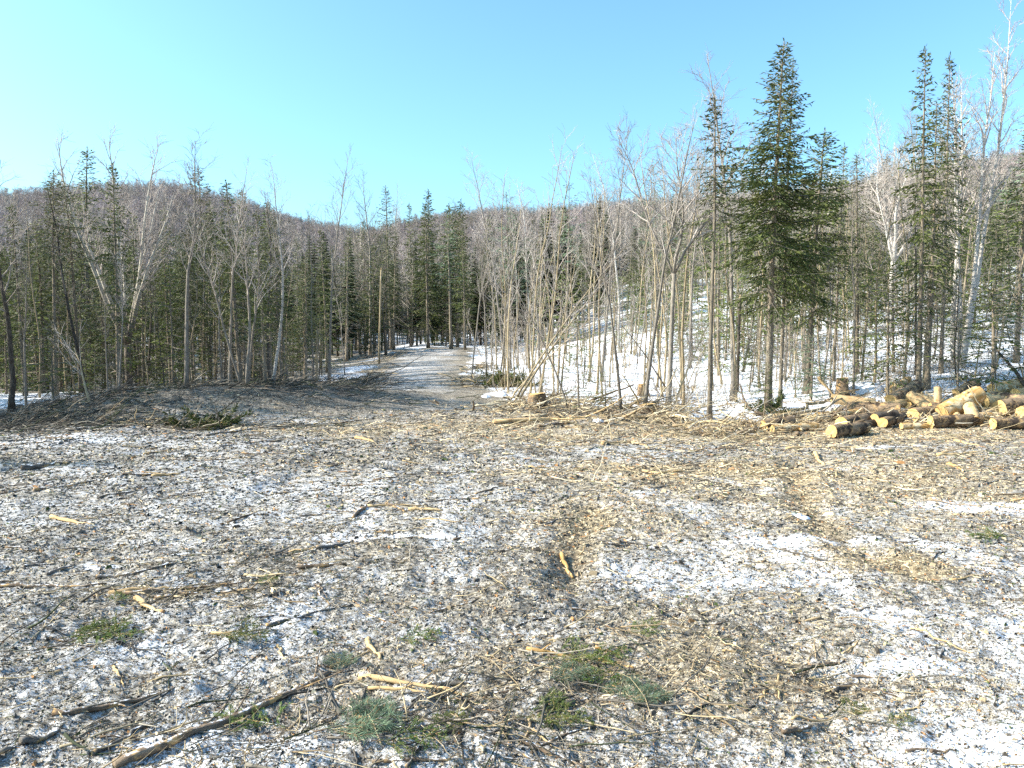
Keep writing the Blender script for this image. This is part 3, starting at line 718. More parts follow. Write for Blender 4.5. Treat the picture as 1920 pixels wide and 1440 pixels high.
# ---- trees one can single out (column, row of the base, row of the top)
SINGLE = [
 # left wall
 ('bare_tree', 'pole_c', 22, 772, 300, 1.3, 'bare grey tree at the far left end of the snow behind the brush mound', (0, -.03)),
 ('bare_tree', 'pole_a', 50, 776, 470, 1.0, 'short leaning bare tree beside the leftmost bare trunk, reddish at its foot', (0, -.09)),
 ('bare_tree', 'clump_big', 243, 733, 262, 1.0, 'large many-stemmed bare tree forking above the crest of the brush mound', (0, 0)),
 ('bare_tree', 'pole_a', 203, 742, 520, .8, 'thin pale leaning pole just left of the many-stemmed bare tree', (0, -.07)),
 ('bare_tree', 'pole_b', 222, 738, 470, .8, 'thin bare pole leaning close against the many-stemmed tree', (0, -.10)),
 ('bare_tree', 'pole_a', 350, 728, 240, 1.3, 'tall bare tree with upright twigs just left of the narrow dark spire', (0, .03)),
 ('bare_tree', 'pole_b', 432, 724, 320, 1.0, 'straight pale bare tree just right of the narrow dark spire', (0, 0)),
 ('bare_tree', 'clump_small', 462, 724, 350, 1.3, 'bare tree with three pale forking stems right of the narrow dark spire', (0, 0)),
 ('bare_tree', 'pale_a', 512, 722, 315, 1.1, 'pale bare tree leaning towards the track with a long curved stem', (0, .12)),
 ('bare_tree', 'pole_a', 588, 716, 390, .9, 'bare pole standing at the near edge of the snowbank beside the track', (0, 0)),
 ('bare_tree', 'pole_b', 618, 712, 300, 1.1, 'tall slender bare tree rising from the snowbank beside the track', (0, -.02)),
 ('bare_tree', 'pole_c', 722, 668, 470, .9, 'dark bare trunk at the far bend of the track', (0, -.02)),
 ('bare_tree', 'pale_a', 655, 668, 470, .9, 'pale bare tree behind the snowbank halfway along the track', (0, 0)),
 ('spruce_tree', 'spire_a', 172, 725, 280, 1.2, 'tall spruce with a feathery top above the ridge, left of the many-stemmed tree', (0, 0)),
 ('spruce_tree', 'spire_d', 48, 742, 385, 1.0, 'dark pointed spruce near the leftmost bare tree', (0, 0)),
 ('spruce_tree', 'spire_a', 82, 738, 415, 1.1, 'second dark pointed spruce from the leftmost bare tree', (0, 0)),
 ('spruce_tree', 'spire_c', 382, 724, 312, 1.0, 'narrow dark spruce spire with a long bare trunk, topping the left ridge', (0, 0)),
 ('spruce_tree', 'spire_d', 498, 722, 398, 1.0, 'dark spruce behind the pale leaning bare tree', (0, 0)),
 ('spruce_tree', 'spire_a', 527, 722, 415, 1.0, 'slim dark spruce right beside the pale leaning bare tree', (0, 0)),
 ('spruce_tree', 'full_a', 572, 708, 492, 1.0, 'small dense dark spruce behind the snowbank beside the track', (0, 0)),
 ('spruce_tree', 'spire_d', 614, 698, 430, 1.1, 'pointed green spruce behind the slender tree on the snowbank', (0, 0)),
 ('spruce_tree', 'spire_b', 650, 678, 428, 1.1, 'thin grey-green spruce halfway along the left side of the track', (0, 0)),
 ('spruce_tree', 'full_a', 702, 668, 458, 1.0, 'bushy twin of two spruces behind the broken pale pole', (0, 0)),
 ('spruce_tree', 'spire_d', 724, 666, 443, 1.0, 'taller pointed twin of two spruces behind the broken pale pole', (0, 0)),
 ('spruce_tree', 'spire_b', 738, 656, 440, 1.1, 'thin spruce at the left of the far end of the track', (0, 0)),
 ('spruce_tree', 'spire_d', 803, 652, 383, 1.2, 'tallest spruce at the far end of the track', (0, 0)),
 ('pine_tree', 'pine_top', 846, 654, 414, 1.3, 'broad dark pine where the track bends out of sight', (0, 0)),
 ('spruce_tree', 'spire_d', 872, 656, 430, 1.1, 'dark spruce hard against the right side of the track bend', (0, 0)),
 # middle and right
 ('bare_tree', 'pole_b', 884, 712, 405, .8, 'slim pale pole at the near right corner of the track', (0, .01)),
 ('bare_tree', 'pole_a', 912, 718, 420, .8, 'slim leaning pole beside the heap of cut fir boughs', (0, -.06)),
 ('bare_tree', 'pole_b', 946, 690, 285, 1.0, 'tall upright bare tree behind the heap of cut fir boughs', (0, 0)),
 ('pine_tree', 'pine_top', 957, 692, 362, .7, 'sparse ragged pine rising just right of the tall tree behind the bough heap', (0, 0)),
 ('pine_tree', 'pine_top', 992, 690, 446, .9, 'bushy dark pine left of the leaning poles', (0, 0)),
 ('pine_tree', 'pine_top', 1060, 662, 342, .9, 'flat-topped sparse pine showing against the sky behind the leaning poles', (0, 0)),
 ('bare_tree', 'pole_a', 1128, 716, 240, .9, 'straight bare tree behind the tops of the leaning poles', (0, 0)),
 ('bare_tree', 'pole_b', 1208, 768, 195, 1.0, 'tall bare tree with a straight stem left of the crooked forked tree', (0, -.02)),
 ('bare_tree', 'pole_a', 1165, 768, 330, .9, 'bare tree leaning to cross behind the tall straight stem', (0, .13)),
 ('bare_tree', 'crooked', 1252, 762, 235, 1.0, 'dark crooked forked tree at the edge of the slash', (0, -.02)),
 ('bare_tree', 'pole_a', 1293, 690, 270, 1.0, 'bare tree with spreading twigs behind the crooked forked tree', (0, 0)),
 ('spruce_tree', 'spire_c', 1330, 785, 186, .95, 'slim spruce pole with only a tufted top, at the snow inlet', (0, .02)),
 ('bare_tree', 'pole_b', 1374, 752, 66, 1.2, 'very tall bare tree between the tufted pole and the great spruce', (0, 0)),
 ('spruce_tree', 'fir_hero', 1440, 772, 72, 1.0, 'great dark green spruce, the biggest crown by the log pile', (0, 0)),
 ('spruce_tree', 'spire_b', 1462, 765, 120, .6, 'spruce close behind the trunk of the great spruce', (0, .015)),
 ('spruce_tree', 'fir_hero_b', 1512, 738, 245, 1.1, 'bushy dark spruce just right of the great spruce', (0, 0)),
 ('spruce_tree', 'spire_d', 1563, 715, 272, .65, 'dark pointed spruce second to the right of the great spruce', (0, 0)),
 ('spruce_tree', 'spire_b', 1606, 700, 290, 1.0, 'thin spruce beside the pale maple on the snowy rise', (0, 0)),
 ('bare_tree', 'maple', 1668, 632, 290, 1.2, 'pale spreading maple on the snowy rise', (0, 0)),
 ('spruce_tree', 'spire_d', 1722, 738, 88, .82, 'tall dense spruce spire above the log pile', (0, 0)),
 ('spruce_tree', 'spire_d', 1764, 700, 100, .72, 'tall spruce spire between the dense spire and the white birches', (0, 0)),
 ('spruce_tree', 'spire_b', 1738, 730, 190, .9, 'fading grey spruce behind the dense spire above the log pile', (0, 0)),
 ('birch_tree', 'clump_birch', 1796, 690, 5, 1.0, 'clump of tall white birch stems above the log pile', (0, .0)),
 ('spruce_tree', 'spire_d', 1905, 680, 250, 1.2, 'spruce at the far right behind the birch clump', (0, 0)),
 ('bare_tree', 'pole_b', 1556, 745, 420, .7, 'thin tan pole standing behind the left end of the log pile', (0, 0)),
 ('bare_tree', 'pole_a', 1600, 740, 330, .8, 'slim bare pole behind the first logs of the pile', (0, .01)),
 ('young_fir', 'young_blue', 1520, 752, 620, 1.3, 'blue-green young pine in the snow between the great spruce and the log pile', (0, 0)),
 ('young_fir', 'young_c', 1432, 780, 680, 1.1, 'low green fir at the foot of the great spruce', (0, 0)),
 ('young_fir', 'young_c', 1862, 735, 530, 1.7, 'dense young fir behind the big logs at the far right', (0, 0)),
 ('young_fir', 'young_b', 1795, 735, 590, 1.2, 'young fir in front of the birch clump', (0, 0)),
 ('young_fir', 'young_b', 1085, 778, 590, 1.0, 'wispy young fir standing in the slash beside the stump', (0, 0)),
 ('young_fir', 'young_a', 1135, 768, 690, 1.1, 'low spreading fir in the slash near the crooked forked tree', (0, 0)),
 ('young_fir', 'young_c', 100, 748, 610, 1.3, 'dark bushy fir on the snow behind the end of the brush mound', (0, 0)),
]
for nm, key, px, py, top, wide, lab, ln in SINGLE:
    P = at(px, py)
    H = top_height(P, px, top)
    tree(nm, key, P, max(H, 0.8), lab, {'bare_tree': 'tree', 'spruce_tree': 'spruce', 'pine_tree': 'pine', 'birch_tree': 'birch', 'young_fir': 'fir'}[nm], lean=ln, wide=wide)
    PLACED.append((P.x, P.y))

LOOK = {'pole_a': 'grey bare tree', 'pole_b': 'pale-twigged grey bare tree', 'pole_c': 'dark bare tree', 'broad_a': 'wide-crowned bare tree', 'pale_a': 'whitish bare tree', 'clump_small': 'three-stemmed bare tree',
        'sapling_0': 'straight tan sapling', 'sapling_1': 'tan sapling with dark twigs', 'sapling_2': 'grey sapling', 'sapling_3': 'crooked tan sapling', 'sapling_4': 'dark sapling', 'brushy': 'leafless tan bush',
        'spire_a': 'narrow dark spruce', 'spire_b': 'thin fading spruce', 'spire_c': 'spruce with a long bare trunk', 'spire_d': 'dark pointed spruce', 'full_a': 'bushy green spruce', 'pine_top': 'ragged blue-green pine',
        'young_a': 'bright green young fir', 'young_b': 'wispy young fir', 'young_c': 'dark young fir'}
# ---- the rest of the stand: individual trees that the photo does not tell apart
def fill(n, name, keys, px0, px1, d0, d1, h0, h1, label, cat, group, sep=0.7, margin=0.8, lean=.03, wide=1.0, power=1.0):
    k = 0; tries = 0
    while k < n and tries < n * 60:
        tries += 1
        D = d0 + (d1 - d0) * random.random() ** power
        px = random.uniform(px0, px1)
        P = at_depth(px, D)
        if float(clear_sd(np.array([P.x]), np.array([P.y]))[0]) > -margin: continue
        if not far_enough(P, sep): continue
        PLACED.append((P.x, P.y))
        key = random.choice(keys); H = random.uniform(h0, h1); ln = (random.gauss(0, lean), random.gauss(0, lean))
        e = tree(name, key, P, H, label, cat, group, lean=ln, wide=wide * random.uniform(.85, 1.2))
        u = (H - h0) / max(h1 - h0, .01)
        AUTO.append((e, 'tree', LOOK[key], 'short' if u < .33 else ('tall' if u > .67 else ''), 'leaning left' if ln[1] < -.035 else ('leaning right' if ln[1] > .035 else '')))
        k += 1
fill(118, 'spruce_tree', ['spire_a', 'spire_d', 'spire_c', 'spire_d', 'spire_b', 'spire_a', 'spire_c'], -260, 610, 22, 48, 4.6, 7.2, 'unseen spruce added off to the left to cast a shadow', 'spruce', 'spruces in the wood behind the brush mound')
fill(26, 'bare_tree', ['pole_a', 'pole_c', 'pole_c', 'pole_c'], -260, 600, 22, 45, 4.6, 6.6, 'bare thin tree in the dense wood behind the brush mound', 'tree', 'bare trees in the wood behind the brush mound', lean=.05)
tree('spruce_tree', 'full_a', Vector((-16.0, 10.5, hz(-16.0, 10.5))), 6.9, 'unseen spruce added off to the left to cast a shadow', 'spruce', 'spruces in the wood behind the brush mound')  # out of view, added to throw a shadow onto the clearing's left edge
fill(17, 'spruce_tree', ['spire_d', 'full_a', 'full_a', 'spire_a'], -1000, -120, 12.6, 21, 5.5, 8.5, 'unseen spruce added off to the left to cast a shadow', 'spruce', 'spruces in the wood behind the brush mound')
fill(105, 'young_fir', ['young_c', 'young_c', 'young_c', 'young_a', 'young_b'], -200, 620, 21, 40, 1.4, 4.2, 'low dark fir among the trunks behind the brush mound', 'fir', 'young firs behind the brush mound')
fill(34, 'spruce_tree', ['spire_a', 'spire_d', 'spire_b', 'full_a', 'spire_c'], 600, 1000, 55, 85, 7.0, 12.0, 'spruce in the stand closing the far end of the track', 'spruce', 'spruces beyond the far end of the track', sep=1.2)
fill(26, 'bare_tree', ['pole_a', 'pole_b', 'pole_c', 'broad_a'], 560, 1000, 50, 80, 7.0, 12.5, 'bare tree in the stand closing the far end of the track', 'tree', 'bare trees beyond the far end of the track', sep=1.2)
fill(14, 'young_fir', ['young_c', 'young_b'], 600, 960, 46, 75, 2.5, 5, 'low fir at the far end of the track', 'fir', 'young firs beyond the far end of the track', sep=1.0)
fill(62, 'spruce_tree', ['spire_a', 'spire_b', 'full_a', 'spire_d', 'spire_d', 'pine_top'], 930, 2050, 32, 75, 5.0, 8.5, 'spruce scattered among bare trees on the snowy rise', 'spruce', 'spruces on the snowy rise', sep=1.0)
fill(34, 'bare_tree', ['pole_a', 'pole_b', 'pole_b', 'pale_a', 'broad_a', 'pale_a'], 930, 2080, 30, 75, 6.5, 11.0, 'bare tree in the open wood on the snowy rise', 'tree', 'bare trees on the snowy rise', sep=1.0)
fill(100, 'bare_sapling', ['sapling_0', 'sapling_1', 'sapling_2', 'sapling_3', 'sapling_0'], 905, 1640, 19.0, 40, 3.2, 6.6, 'thin tan sapling on the snow behind the slash edge', 'sapling', 'saplings on the snow behind the slash edge', sep=.33, margin=.5, lean=.06, power=1.2)
fill(60, 'bare_sapling', ['sapling_0', 'sapling_2', 'sapling_3', 'sapling_4'], 1600, 2050, 19.0, 42, 3.0, 6.0, 'thin sapling on the snow behind the log pile', 'sapling', 'saplings on the snow behind the log pile', sep=.4, margin=1.2, lean=.05)
fill(40, 'bare_sapling', ['sapling_2', 'sapling_4', 'sapling_1'], -100, 700, 20.5, 36, 3.0, 5.5, 'thin sapling at the front of the wood behind the brush mound', 'sapling', 'saplings at the front of the left wood', sep=.4, margin=.4, lean=.07)
fill(44, 'young_fir', ['young_a', 'young_b', 'young_b'], 960, 1500, 21, 48, 1.6, 5.0, 'wispy green fir among the saplings behind the slash edge', 'fir', 'young firs among the saplings', sep=.7)
fill(72, 'young_fir', ['young_c', 'young_a', 'young_c', 'young_b', 'young_c'], 1380, 2060, 18.5, 42, 1.5, 4.6, 'green young fir on the snow behind the log pile', 'fir', 'young firs behind the log pile', sep=.7, margin=1.2)
fill(80, 'young_fir', ['full_a', 'young_b', 'full_a', 'young_a'], 1180, 2080, 23, 58, 2.6, 5.4, 'sunlit bushy fir standing on the snowy rise', 'fir', 'bushy firs on the snowy rise', sep=1.0)
fill(36, 'bush', ['brushy'], 900, 2000, 19, 40, 1.0, 2.8, 'tan leafless bush on the snow among the saplings', 'bush', 'leafless bushes on the snow', sep=.5, margin=.5)

# ------------------------------------------------------------------ woods too far to count
def lod_bare(rg, H, n=52, w=0.05):
    v, q = [], []
    def blade(a, b, wa, wb):
        d = b - a; s = np.cross(d, rg.normal(0, 1, 3)); s /= np.linalg.norm(s) + 1e-6
        i = len(v); v.extend([a - s * wa, a + s * wa, b + s * wb, b - s * wb]); q.append([i, i + 1, i + 2, i + 3])
    top = np.array([rg.normal(0, .3), rg.normal(0, .3), H])
    for k in range(2): blade(np.zeros(3), top * .6, .085, .05)
    blade(top * .6, top, .05, .02)
    for k in range(n):
        t = rg.uniform(.22, .98); a = top * t; az = rg.uniform(0, 6.28); L = H * .26 * (1.15 - t) * rg.uniform(.6, 1.3) / .6
        b = a + np.array([math.cos(az) * L * .75, math.sin(az) * L * .75, L * rg.uniform(.25, .75)])
        b[2] = min(b[2], H * rg.uniform(.93, 1.02))
        blade(a, b, w * .8, w * .35)
        for j in range(2):
            f = rg.uniform(.3, .9); a2 = a + (b - a) * f
            b2 = a2 + rg.normal(0, .28, 3) * L * .6 + np.array([0, 0, L * .28]); blade(a2, b2, w * .5, w * .25)
    return np.array(v), np.array(q)
def lod_con(rg, H, R=1.5, lev=15, nb=7):
    v, q = [], []
    i = 0; w = .08
    v += [(-w, 0, 0), (w, 0, 0), (w * .3, 0, H), (-w * .3, 0, H), (0, -w, 0), (0, w, 0), (0, w * .3, H), (0, -w * .3, H)]; q += [[0, 1, 2, 3], [4, 5, 6, 7]]
    for l in range(lev):
        t = .25 + .73 * l / lev; r = R * (1.02 - t) / .77 * rg.uniform(.8, 1.15); z = H * t
        for k in range(nb):
            if rg.random() < .18: continue
            az = rg.uniform(0, 6.28); c, s = math.cos(az), math.sin(az); rr = r * rg.uniform(.6, 1.15) + .1; ww = .13 + .16 * rr
            i = len(v); dz = rg.uniform(-.25, .12) * rr
            v += [(0, 0, z + .1), (c * rr * .55 - s * ww, s * rr * .55 + c * ww, z + dz * .4), (c * rr, s * rr, z + dz), (c * rr * .55 + s * ww, s * rr * .55 - c * ww, z + dz * .4)]
            q.append([i, i + 1, i + 2, i + 3])
    return np.array(v, float), np.array(q)

def scatter_lod(name, protos, pts, hs, cols, mat):
    b = MB(); rg = np.random.default_rng(99)
    idx = rg.integers(0, len(protos), len(pts))
    for pi, (pv, pq) in enumerate(protos):
        m = np.where(idx == pi)[0]
        if not len(m): continue
        n = len(m); a = rg.uniform(0, 6.28, n); c, s = np.cos(a)[:, None], np.sin(a)[:, None]; k = hs[m][:, None]; kw = k ** .8
        x = (pv[None, :, 0] * c - pv[None, :, 1] * s) * kw + pts[m, 0:1]; y = (pv[None, :, 0] * s + pv[None, :, 1] * c) * kw + pts[m, 1:2]; z = pv[None, :, 2] * k + pts[m, 2:3] - .2
        q = (pq[None] + np.arange(n)[:, None, None] * len(pv)).reshape(-1, 4)
        b.add(np.stack([x, y, z], -1).reshape(-1, 3), q, col=np.repeat(cols[m], len(pv), 0))
    tag(link(name, b.mesh(name, [mat], False)), kind='stuff')

def far_mat(name, trans):
    m, nt, b = new_mat(name)
    a = N(nt, 'ShaderNodeAttribute'); a.attribute_name = 'tint'; geo = N(nt, 'ShaderNodeNewGeometry')
    v = math_n(nt, 'ADD', math_n(nt, 'MULTIPLY', geo.outputs['Random Per Island'], 0.5), 0.75)
    hs = N(nt, 'ShaderNodeHueSaturation'); nt.links.new(a.outputs['Color'], hs.inputs['Color']); nt.links.new(v, hs.inputs['Value'])
    nt.links.new(hs.outputs[0], b.inputs['Base Color'])
    return m
M['far_bare'] = far_mat('distant bare branches', 0); M['far_con'] = far_mat('distant conifer boughs', .2)

def far_points(n, d0, d1, a0, a1, p=0.5):
    r = np.sqrt(rng.uniform(d0 * d0, d1 * d1, n)) if p == .5 else d0 + (d1 - d0) * rng.random(n) ** p
    a = rng.uniform(a0, a1, n)
    x, y = r * np.sin(a), r * np.cos(a)
    ok = clear_sd(x, y) < -2
    x, y = x[ok], y[ok]
    return np.stack([x, y, hbase(x, y)], -1)
rgl = np.random.default_rng(5)
PB = [lod_bare(rgl, 10.0) for _ in range(9)]; PBn = [lod_bare(rgl, 10.0, 80, .022) for _ in range(9)]; PC = [lod_con(rgl, 10.0) for _ in range(7)]; PCn = [lod_con(rgl, 10.0, 1.3, 34, 11) for _ in range(7)]
# hill hardwoods
p = far_points(11500, 125, 460, -.80, .80); n = len(p)
c = np.array([.295, .245, .235]) * rng.uniform(.65, 1.3, (n, 1)) * np.where(rng.random((n, 1)) < .12, 1.35, 1) * (.75 + .5 * fbm(p[:, 0] / 30, p[:, 1] / 30, 95, 2))[:, None] * np.where(rng.random((n, 1)) < .25, 1, 1) * np.stack([np.ones(n), rng.uniform(.95, 1.08, n), rng.uniform(.85, 1.1, n)], -1)
scatter_lod('hill_hardwood_forest', PB, p, rng.uniform(.72, 1.02, n), c, M['far_bare'])
# hill conifers in drifts, thick at the foot
p = far_points(3200, 110, 440, -.80, .80); r_ = np.hypot(p[:, 0], p[:, 1])
k = fbm(p[:, 0] / 45, p[:, 1] / 45, 90, 2) + .35 * (1 - sstep(110, 240, r_)) > .70
p = p[k]; n = len(p)
scatter_lod('hill_conifer_forest', PC, p, rng.uniform(.6, 1.15, n), np.array([.075, .088, .05]) * rng.uniform(.6, 1.4, (n, 1)), M['far_con'])
# woods between
p = far_points(760, 62, 128, -.80, .80); p = p[(p[:, 0] > -.02 * p[:, 1]) | (rng.random(len(p)) < .45)]; n = len(p)
c = np.array([.36, .31, .26]) * rng.uniform(.6, 1.35, (n, 1))
scatter_lod('bare_woods', PBn, p, rng.uniform(.55, 1.1, n), c, M['far_bare'])
p = far_points(680, 48, 128, -.80, .12); n = len(p)
scatter_lod('spruce_woods', PCn, p, rng.uniform(.5, .95, n), np.array([.085, .10, .048]) * rng.uniform(.6, 1.4, (n, 1)), M['far_con'])
p = far_points(330, 66, 128, .06, .80); n = len(p)
scatter_lod('spruce_woods', PCn, p, rng.uniform(.45, .95, n), np.array([.085, .10, .05]) * rng.uniform(.6, 1.4, (n, 1)), M['far_con'])

# ------------------------------------------------------------------ sticks
def stick_obj(name, A, B, r, mat, label=None, group=None, bend=0.06, n=9, twigs=2, seed=0, sides=7, sink=0.35, follow=True):
    rg = np.random.default_rng(seed)
    A = np.array(A[:3]); B = np.array(B[:3]); L = np.linalg.norm(B - A)
    t = np.linspace(0, 1, n); d = (B - A) / L
    side = np.array([-d[1], d[0], 0]); side /= np.linalg.norm(side) + 1e-6
    off = np.cumsum(rg.normal(0, 1, n)); off -= off[0] + (off[-1] - off[0]) * t
    off *= bend * L / (np.abs(off).max() + 1e-6) * rg.uniform(.5, 1)
    p = A + (B - A) * t[:, None] + side * off[:, None]
    rad = r * (0.92 - 0.5 * t) * (1 + rg.uniform(-.2, .2, n))
    if follow:
        g = hfull(p[:, 0], p[:, 1]); ln = np.polyfit(t, g, 2)
        p[:, 2] = np.maximum(np.polyval(ln, t), g - r * .5) + rad * (1 - sink) + rg.normal(0, r * .15, n)
    o = p.mean(0)
    Rm = math.atan2(d[1], d[0]); c, s = math.cos(-Rm), math.sin(-Rm)
    def loc(q):
        q = q - o; return np.stack([q[:, 0] * c - q[:, 1] * s, q[:, 0] * s + q[:, 1] * c, q[:, 2]], -1)
    b = MB(); b.tube(loc(p), rad, sides, jit=.2, rg=rg)
    for k in range(twigs):
        q, dd = along(p, rg.uniform(.25, .95)); bd = side_dir(dd, rg.uniform(0, 6.28), rg.uniform(.5, 1.0)); bd[2] = abs(bd[2]) * .5
        b.tube(loc(wander(q, bd, L * rg.uniform(.08, .28), 4, .12, rg)), np.linspace(r * .35, r * .12, 4), 4, False)
    me = b.mesh(name, [M[mat]])
    ob = link(name, me, None, tuple(o)); ob.rotation_euler.z = Rm
    return tag(ob, label, 'stick', group)

ST = [ # px,py -> px,py, thickness px, material, label
 ((215,1440),(617,1263),20,'stick_brown','long crooked brown branch, the biggest, pointing at the blue-green boughs',3),
 ((100,1340),(317,1295),15,'stick_brown','bent brown branch above the long crooked branch',1),
 ((40,1396),(113,1372),17,'stick_grey','short thick dark stub near the lower left corner',0),
 ((-30,1428),(32,1402),15,'stick_grey','dark stub cut off by the left edge of the photo',0),
 ((173,1417),(300,1348),11,'stick_grey','dark stick between the thick stub and the long crooked branch',1),
 ((290,1124),(497,1103),10,'stick_brown','lower reddish stick of the long bundle on the left',1),
 ((230,1118),(476,1092),10,'stick_brown','upper dark stick of the long bundle on the left',1),
 ((205,1110),(350,1104),11,'wood_pale','pale barkless stick at the near end of the long bundle',0),
 ((-10,1100),(200,1096),9,'stick_brown','brown stick running from the left edge into the long bundle',1),
 ((255,1125),(308,1150),13,'wood_pale','broad pale splinter below the long bundle',0),
 ((558,1066),(650,1058),11,'stick_brown','short brown stick above the end of the long bundle',0),
 ((594,1029),(662,1017),11,'stick_grey','short snow-grey stick lying higher than the short brown one',0),
 ((180,1084),(268,1067),7,'stick_grey','shorter of two dark sticks above the long bundle',0),
 ((230,1084),(350,1056),7,'stick_grey','longer of two dark sticks above the long bundle',1),
 ((45,1064),(104,1058),8,'stick_grey','short level dark stick near the left edge, above the bundle',0),
 ((87,1079),(139,1061),8,'stick_grey','short slanting dark stick near the left edge, above the bundle',0),
 ((500,1174),(662,1134),7,'stick_grey','thin dark twig slanting right of the long bundle',2),
 ((212,1250),(231,1289),7,'wood_pale','small upright-pointing pale splinter above the bent branch',0),
 ((520,1212),(541,1244),6,'wood_pale','small pale splinter between the long bundle and the blue-green boughs',0),
 ((672,1273),(882,1305),15,'wood_pale','long pale splintered branch in front of the green boughs',3),
 ((690,1292),(860,1312),9,'wood_pale','thinner pale splinter just below the long pale one',1),
 ((690,1200),(713,1238),12,'wood_pale','pale split piece beside the dark fir sprig in the middle',0),
 ((800,1284),(918,1277),13,'stick_grey','grey snow-dusted stub above the long pale splinter',0),
 ((666,1347),(802,1355),9,'wood_pale','tan stick below the long pale splinter',0),
 ((660,1337),(776,1331),9,'stick_grey','dark stick just above the tan one under the pale splinter',1),
 ((818,1374),(912,1354),10,'stick_grey','grey stick among the lower boughs in the middle',1),
 ((975,1388),(1095,1442),12,'stick_brown','brown branch leaving the bottom edge near the middle',0),
 ((1000,1370),(1028,1394),8,'wood_pale','small tan stub above the branch at the bottom edge',0),
 ((762,1440),(788,1396),8,'stick_grey','thin curved dark twig at the bottom edge',0),
 ((988,1220),(1078,1230),10,'bark_peeled','orange barkless stick behind the green boughs',1),
 ((1122,1237),(1188,1253),10,'bark_peeled','lower of two orange sticks beside the green boughs',0),
 ((1116,1216),(1170,1230),8,'bark_peeled','upper of two orange sticks beside the green boughs',0),
 ((1058,1323),(1104,1313),13,'stick_grey','dark broken stub under the rightmost green bough',0),
 ((1053,1042),(1074,1084),12,'bark_peeled','orange strip of bark lying in the wheel rut',0),
 ((852,1390),(888,1418),8,'stick_brown','small brown stick left of the branch at the bottom edge',0),
 ((698,1431),(888,1423),9,'stick_brown','long low stick along the bottom edge below the boughs',1),
 ((1466,1374),(1522,1364),13,'stick_brown','short thick cut stub on the snowy chips at lower right',0),
 ((1562,1298),(1611,1279),13,'stick_grey','knobbly stub on the white patch, higher than the cut stub',0),
 ((1460,1266),(1463,1312),6,'wood_pale','thin pale twig beside the knobbly stub',0),
 ((1532,1248),(1584,1238),7,'stick_brown','brown twig above the knobbly stub',0),
 ((1698,1411),(1738,1404),9,'stick_brown','first of two brown stubs near the lower right corner',0),
 ((1745,1411),(1792,1406),8,'stick_brown','second, righthand one of two brown stubs near the lower corner',1),
 ((1590,1266),(1662,1273),7,'stick_brown','low brown stick right of the knobbly stub',0),
 ((664,971),(701,941),8,'stick_brown','forked stick end propped up on the small stick heap mid-clearing',0),
 ((562,968),(612,963),7,'stick_grey','dark stick left of the small stick heap mid-clearing',1),
 ((724,946),(760,960),9,'stick_brown','dark broken piece in the small stick heap mid-clearing',0),
 ((766,957),(830,957),9,'wood_pale','pale piece in the small stick heap mid-clearing',0),
 ((800,942),(906,934),5,'stick_grey','thin dark twig behind the small stick heap mid-clearing',1),
 ((690,950),(800,948),5,'wood_pale','thin tan twig through the small stick heap mid-clearing',1),
 ((668,822),(702,829),8,'wood_pale','bright pale slab of wood alone near the middle',0),
 ((64,922),(182,900),6,'stick_grey','long thin dark stick below the dark log on the left',1),
 ((40,880),(134,868),13,'stick_grey','dark log near the left edge of the clearing',0),
 ((96,972),(176,983),9,'wood_pale','pale barkless stick on the left of the clearing',1),
 ((386,818),(486,803),6,'stick_grey','dark stick at the foot of the brush mound',1),
 ((486,803),(570,796),5,'stick_brown','thin brown stick reaching from the foot of the mound to the track',1),
 ((292,786),(318,797),7,'wood_pale','pale splinter on the face of the brush mound',0),
 ((525,800),(702,785),5,'stick_brown','long thin stick lying across the mouth of the track',2),
 ((325,926),(384,924),5,'stick_grey','short dark stick in the open left of the middle',0),
 ((230,890),(312,888),6,'stick_brown','brown stick of the flat bunch right of the dark log',2),
 ((285,893),(338,889),7,'wood_pale','pale stick of the flat bunch right of the dark log',0),
 ((1528,852),(1546,872),10,'wood_pale','pale stub pointing at the viewer below the log pile',0),
 ((1474,843),(1618,838),5,'wood_pale','long thin pale stick below the log pile',1),
 ((1757,855),(1839,848),8,'wood_pale','bright tan stick right below the big logs',1),
 ((1776,871),(1806,885),7,'bark_peeled','short orange stick below the bright tan one',0),
 ((1788,826),(1836,836),5,'wood_pale','thin pale stick near the long logs at right',0),
 ((925,794),(1256,779),10,'wood_pale','long straight pale pole lying along the front of the slash',3),
 ((1130,835),(1184,829),9,'wood_pale','pale stub in front of the slash, below the long pole',0),
 ((1180,828),(1218,843),6,'wood_pale','thin crooked pale stick right of the stub in front of the slash',1),
 ((1224,764),(1292,806),7,'wood_pale','curved tan branch arching out of the slash',1),
 ((1010,802),(1082,790),6,'stick_brown','brown stick below the long pale pole',1),
 ((1205,883),(1270,890),6,'wood_pale','pale stick of the flat heap in the right half of the clearing',1),
 ((1215,893),(1300,885),6,'bark_peeled','orange stick of the flat heap in the right half of the clearing',1),
 ((1450,790),(1610,750),8,'wood_pale','long pale pole sloping up the left end of the log pile',0),
 ((1430,800),(1625,757),7,'bark_tan','second long pole under the pale one on the log pile',1),
 ((1535,715),(1572,752),6,'wood_pale','thin pale stake leaning behind the left end of the log pile',0),
]
for i, (a, b, th, mt, lab, tw_) in enumerate(ST):
    A, B = at(*a), at(*b)
    D = (A.y + B.y) / 2
    fol = lab.find('log pile') < 0 or lab.find('below') >= 0
    if not fol:
        A.z += .1; B.z += .25
        if 'stake' in lab:
            B = at(b[0], b[1]); A = B + Vector((-.45, .1, .55))
    stick_obj('stick', A, B, th / 2 * D / F_PX * 1.0, mt, lab, 'sticks on the clearing', seed=100 + i, twigs=tw_, follow=fol, bend=0.05 if tw_ < 3 else .035, n=11)

